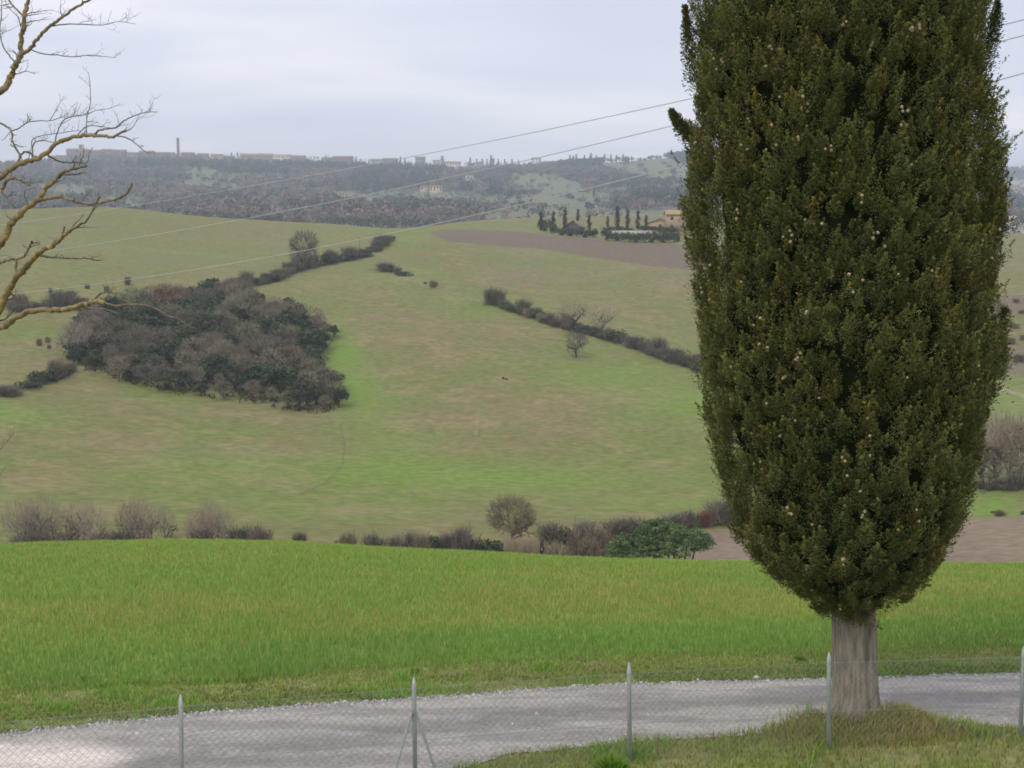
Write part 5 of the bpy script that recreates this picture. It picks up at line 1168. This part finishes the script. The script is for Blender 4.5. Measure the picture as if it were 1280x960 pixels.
def build_wood():
    n = 46000; th = rw.uniform(-math.radians(24), math.radians(24), n); r = np.sqrt(rw.uniform(1000**2, 3080**2, n)); 
    n5 = 5000; th = np.concatenate([th, rw.uniform(math.radians(15), math.radians(25), n5)]); r = np.concatenate([r, rw.uniform(3100, 5200, n5)])
    x = r*np.sin(th); y = r*np.cos(th); z = H(x, y); px, py = project(x, y, z)
    n1 = fbm(x/120, y/120, 61); jx = px+(n1-.5)*14; jy = py+(n1-.5)*6; k = np.ones(len(x), bool)
    for P in FAR_FIELDS+PALE_FIELDS: k &= ~in_poly(jx, jy, P) | (rw.random(len(x)) < .07)
    gl = fbm(x/160+9, y/160, 66, 3); k &= rw.random(len(x)) < np.where(gl > .62, .25, .92)
    k &= ~(in_poly(jx, jy, OLIVES) & (rw.random(len(x)) < .55))
    for hx, hy, hr in HP: k &= ~((np.abs(x-hx) < hr) & (y < hy+12) & (y > hy-hr*1.5-18))
    # keep rock-steady far side: nothing right on the brow in front of the town
    k &= ~((px < 640) & (px > 40) & (r > 2930) & (rw.random(len(x)) < .8))
    rid = np.interp(px, [0, 120, 260, 400, 520, 620, 760, 1280], [262, 258, 270, 278, 284, 284, 270, 292]); k &= (py < rid+14) | (px > 1200)
    x, y, z, px, py, r = x[k], y[k], z[k], px[k], py[k], r[k]; n = len(x)
    olive = in_poly(px, py, OLIVES); cyp = np.zeros(n, bool)
    for P in CYPG: cyp |= in_poly(px, py, P)
    gn = fbm(x/90, y/90, 67, 3); green = (cyp & (rw.random(n) < .85)) | (rw.random(n) < np.where(gn > .53, .6, .08)); green |= olive
    tallc = cyp & (rw.random(n) < .5) & (px < 700)
    h = rw.uniform(7, 13, n); h = np.where(cyp, rw.uniform(9, 14, n), h); h = np.where(tallc, rw.uniform(11, 17, n), h); h = np.where(olive, 4, h)
    h = np.where(r < 1300, h*.8, h); wd = np.where(tallc, h*.16, np.where(olive, 2.4, h*rw.uniform(.38, .6, n)))
    h = np.where((px > 640) & ~cyp, h*.8, h); lowz = (r > 2700) & (r < 3100) & (px < 660); h = np.where(lowz, h*np.where(rw.random(n) < .35, .8, .35), h); wd = np.where(lowz, wd*.6, wd)
    bc = np.array([.130, .108, .092]); wc = np.array([.20, .145, .105]); t = rw.random((n, 1))
    zone = sstep(.4, .6, fbm(x/200, y/200, 68, 2))[:, None]
    cb_ = (bc*(1-zone*.6)+wc*zone*.6)*(.75+.5*t)
    cg = np.array([.034, .050, .030])*(.75+.6*t); cg = np.where(olive[:, None], np.array([.12, .135, .095])*(.8+.4*t), cg)
    for nm, sel, cc, up, lb in (('bare_wood', ~green, cb_, .55, 'mass of brownish leafless woodland covering the far hill below the town'), ('evergreen_wood', green, cg, .9, 'dark evergreen trees mixed through the far hillside wood and olive groves')):
        i = np.nonzero(sel)[0]; m = len(i); K = 34
        u = rw.normal(0, 1, (m, K, 3)); u /= np.linalg.norm(u, axis=2)[..., None]; f = rw.uniform(.5, 1.05, (m, K, 1))
        C = u*f*np.stack([wd[i], wd[i], h[i]*.46], 1)[:, None]; 
        if nm == 'evergreen_wood': C[..., :2] *= np.where(tallc[i][:, None, None], 1-.5*np.clip(C[..., 2:]/(h[i]*.46)[:, None, None], -1, 1), 1)
        C = C+np.stack([x[i], y[i], z[i]+h[i]*.5], 1)[:, None]; C[..., 2] = np.maximum(C[..., 2], z[i][:, None]-.5)
        s = (wd[i]*.25)[:, None, None]*rw.uniform(.6, 1.3, (m, K, 1))*(.85 if nm == 'bare_wood' else 1.0)
        a = np.cross(u, rw.normal(0, 1, (m, K, 3))); a /= np.linalg.norm(a, axis=2)[..., None]; b = np.cross(u+rw.normal(0, .4, (m, K, 3)), a); b /= np.linalg.norm(b, axis=2)[..., None]
        sv = s*np.where(tallc[i][:, None, None], np.array([1, 1, 2.]), np.array([1, 1, 1.]))
        v = np.stack([C-a*sv, C+b*sv*.9, C+a*sv*.9, C-b*sv], 2).reshape(-1, 3); q = np.arange(m*K*4).reshape(-1, 4)
        c = (cc[i][:, None]*rw.uniform(.85, 1.15, (m, K, 1))).reshape(-1, 3)
        tag(link(nm, mesh(nm, v, q, M['farwood'], np.repeat(c, 4, 0))), lb, 'woodland', kind='stuff')
        print(nm, m)
build_wood()
# ------------------------------------------------------------ overhead lines
def pole(x, y, h, label, cross=1.6, rz=0):
    z = h1(x, y); root = empty('utility_pole', (x, y, z-.5), rz, label, 'pole'); g = G(); g.tube([(0, 0, 0), (0, 0, h*.5), (0, 0, h+.5)], [.16, .14, .10], 8); g.obj('shaft', M['wood'], root)
    g = G(); g.box(-cross/2, .1, h+.1, cross/2, .2, h+.22); g.obj('crossarm', M['wood'], root)
    for s in (-.9, 0, .9): g = G(); g.tube([(s*cross/2, .15, h+.22), (s*cross/2, .15, h+.45)], [.05, .03], 6); g.obj('insulator', M['plaster'], root) if 0 else g.obj('insulator', M['galv'], root)
def wire(pix, px0, d0, px1, d1, rad, label, n=60):
    pix = sorted(pix); X = np.array([p[0] for p in pix], float); Y = np.array([p[1] for p in pix], float)
    co = np.polyfit((X-640)/640, Y, 3 if len(pix) > 4 else 2); px = np.linspace(px0, px1, n); py = np.polyval(co, (px-640)/640)
    inv = (1/d0)+(px-px0)/(px1-px0)*(1/d1-1/d0); P = []
    for a, b, q in zip(px, py, 1/inv): dx, dy, dz = pdir(a, b); P.append(np.array([dx, dy, dz])*q/dy)
    P = np.array(P); g = G(); R = rad
    g.tube(P, R, 5); o = g.obj('power_line', M['cable'] if rad < .0301 and px1 > 1390 else M['meshwire'], None); tag(o, label, 'cable', 'overhead cables')
    return P[0], P[-1]
a1 = wire([(1280, 25), (1240, 34), (838, 130), (736, 150), (560, 187), (440, 210), (261, 242), (165, 257)], -140, 430, 1400, 62, .030, 'highest overhead cable, crossing the sky and the far hill')
a2 = wire([(1280, 45), (1235, 55), (833, 159), (640, 205), (420, 251), (292, 276), (67, 313)], -140, 340, 1400, 62, .030, 'middle overhead cable, passing left of the farm and over the ridge')
a3 = wire([(1280, 92), (1235, 103), (862, 205), (640, 257), (480, 294), (360, 317), (19, 367)], -140, 300, 1400, 62, .030, 'lowest pale overhead cable, passing the round tree and above the copse')
a4 = wire([(300, 389), (440, 410), (612, 437), (740, 455), (870, 471), (1000, 486)], 437, 392, 1330, 150, .03, 'thin dark cable hanging low across the green field below the diagonal hedgerow')
for P, lb in ((a1[0], 'wooden pole far left outside the photo carrying the highest cable'), (a2[0], 'wooden pole left outside the photo carrying the middle cable'), (a3[0], 'wooden pole left outside the photo carrying the lowest cable')):
    pole(P[0], P[1], P[2]-h1(P[0], P[1])-.45, lb)
P = a1[1]; pole(P[0], P[1], P[2]-h1(P[0], P[1])-.45, 'tall wooden pole outside the photo on the right carrying three cables', 2.6)
P = a4[1]; pole(P[0], P[1], P[2]-h1(P[0], P[1])-.45, 'wooden pole behind the big cypress carrying the low dark cable')
P = a4[0]; pole(P[0], P[1], P[2]-h1(P[0], P[1])-.45, 'thin wooden pole at the right tip of the copse')
x, y, z = hit(449, 312, 380, 560); pole(x, y, 4.2, 'small thin pole standing at the upper hedgerow below the ridge', 1.0)
x, y, z = hit(590, 550, 200, 300)
# ------------------------------------------------------------ haze
hz = material('haze air'); nt = hz.node_tree; nt.nodes.clear(); out = nt.nodes.new('ShaderNodeOutputMaterial'); pv = nt.nodes.new('ShaderNodeVolumePrincipled')
pv.inputs['Color'].default_value = (.84, .93, 1.0, 1); pv.inputs['Density'].default_value = HAZE; pv.inputs['Anisotropy'].default_value = .1
nt.links.new(pv.outputs[0], out.inputs['Volume'])
zmin = min(float(np.min([v.co.z for v in o.data.vertices])) for o in bpy.data.objects if o.name in ('ground', 'hillside', 'far_hills'))
g = G(); g.box(-9300, -9300, zmin-1.2, 9300, 9300, 190); o = g.obj('haze', hz); tag(o, kind='stuff'); o.visible_shadow = True
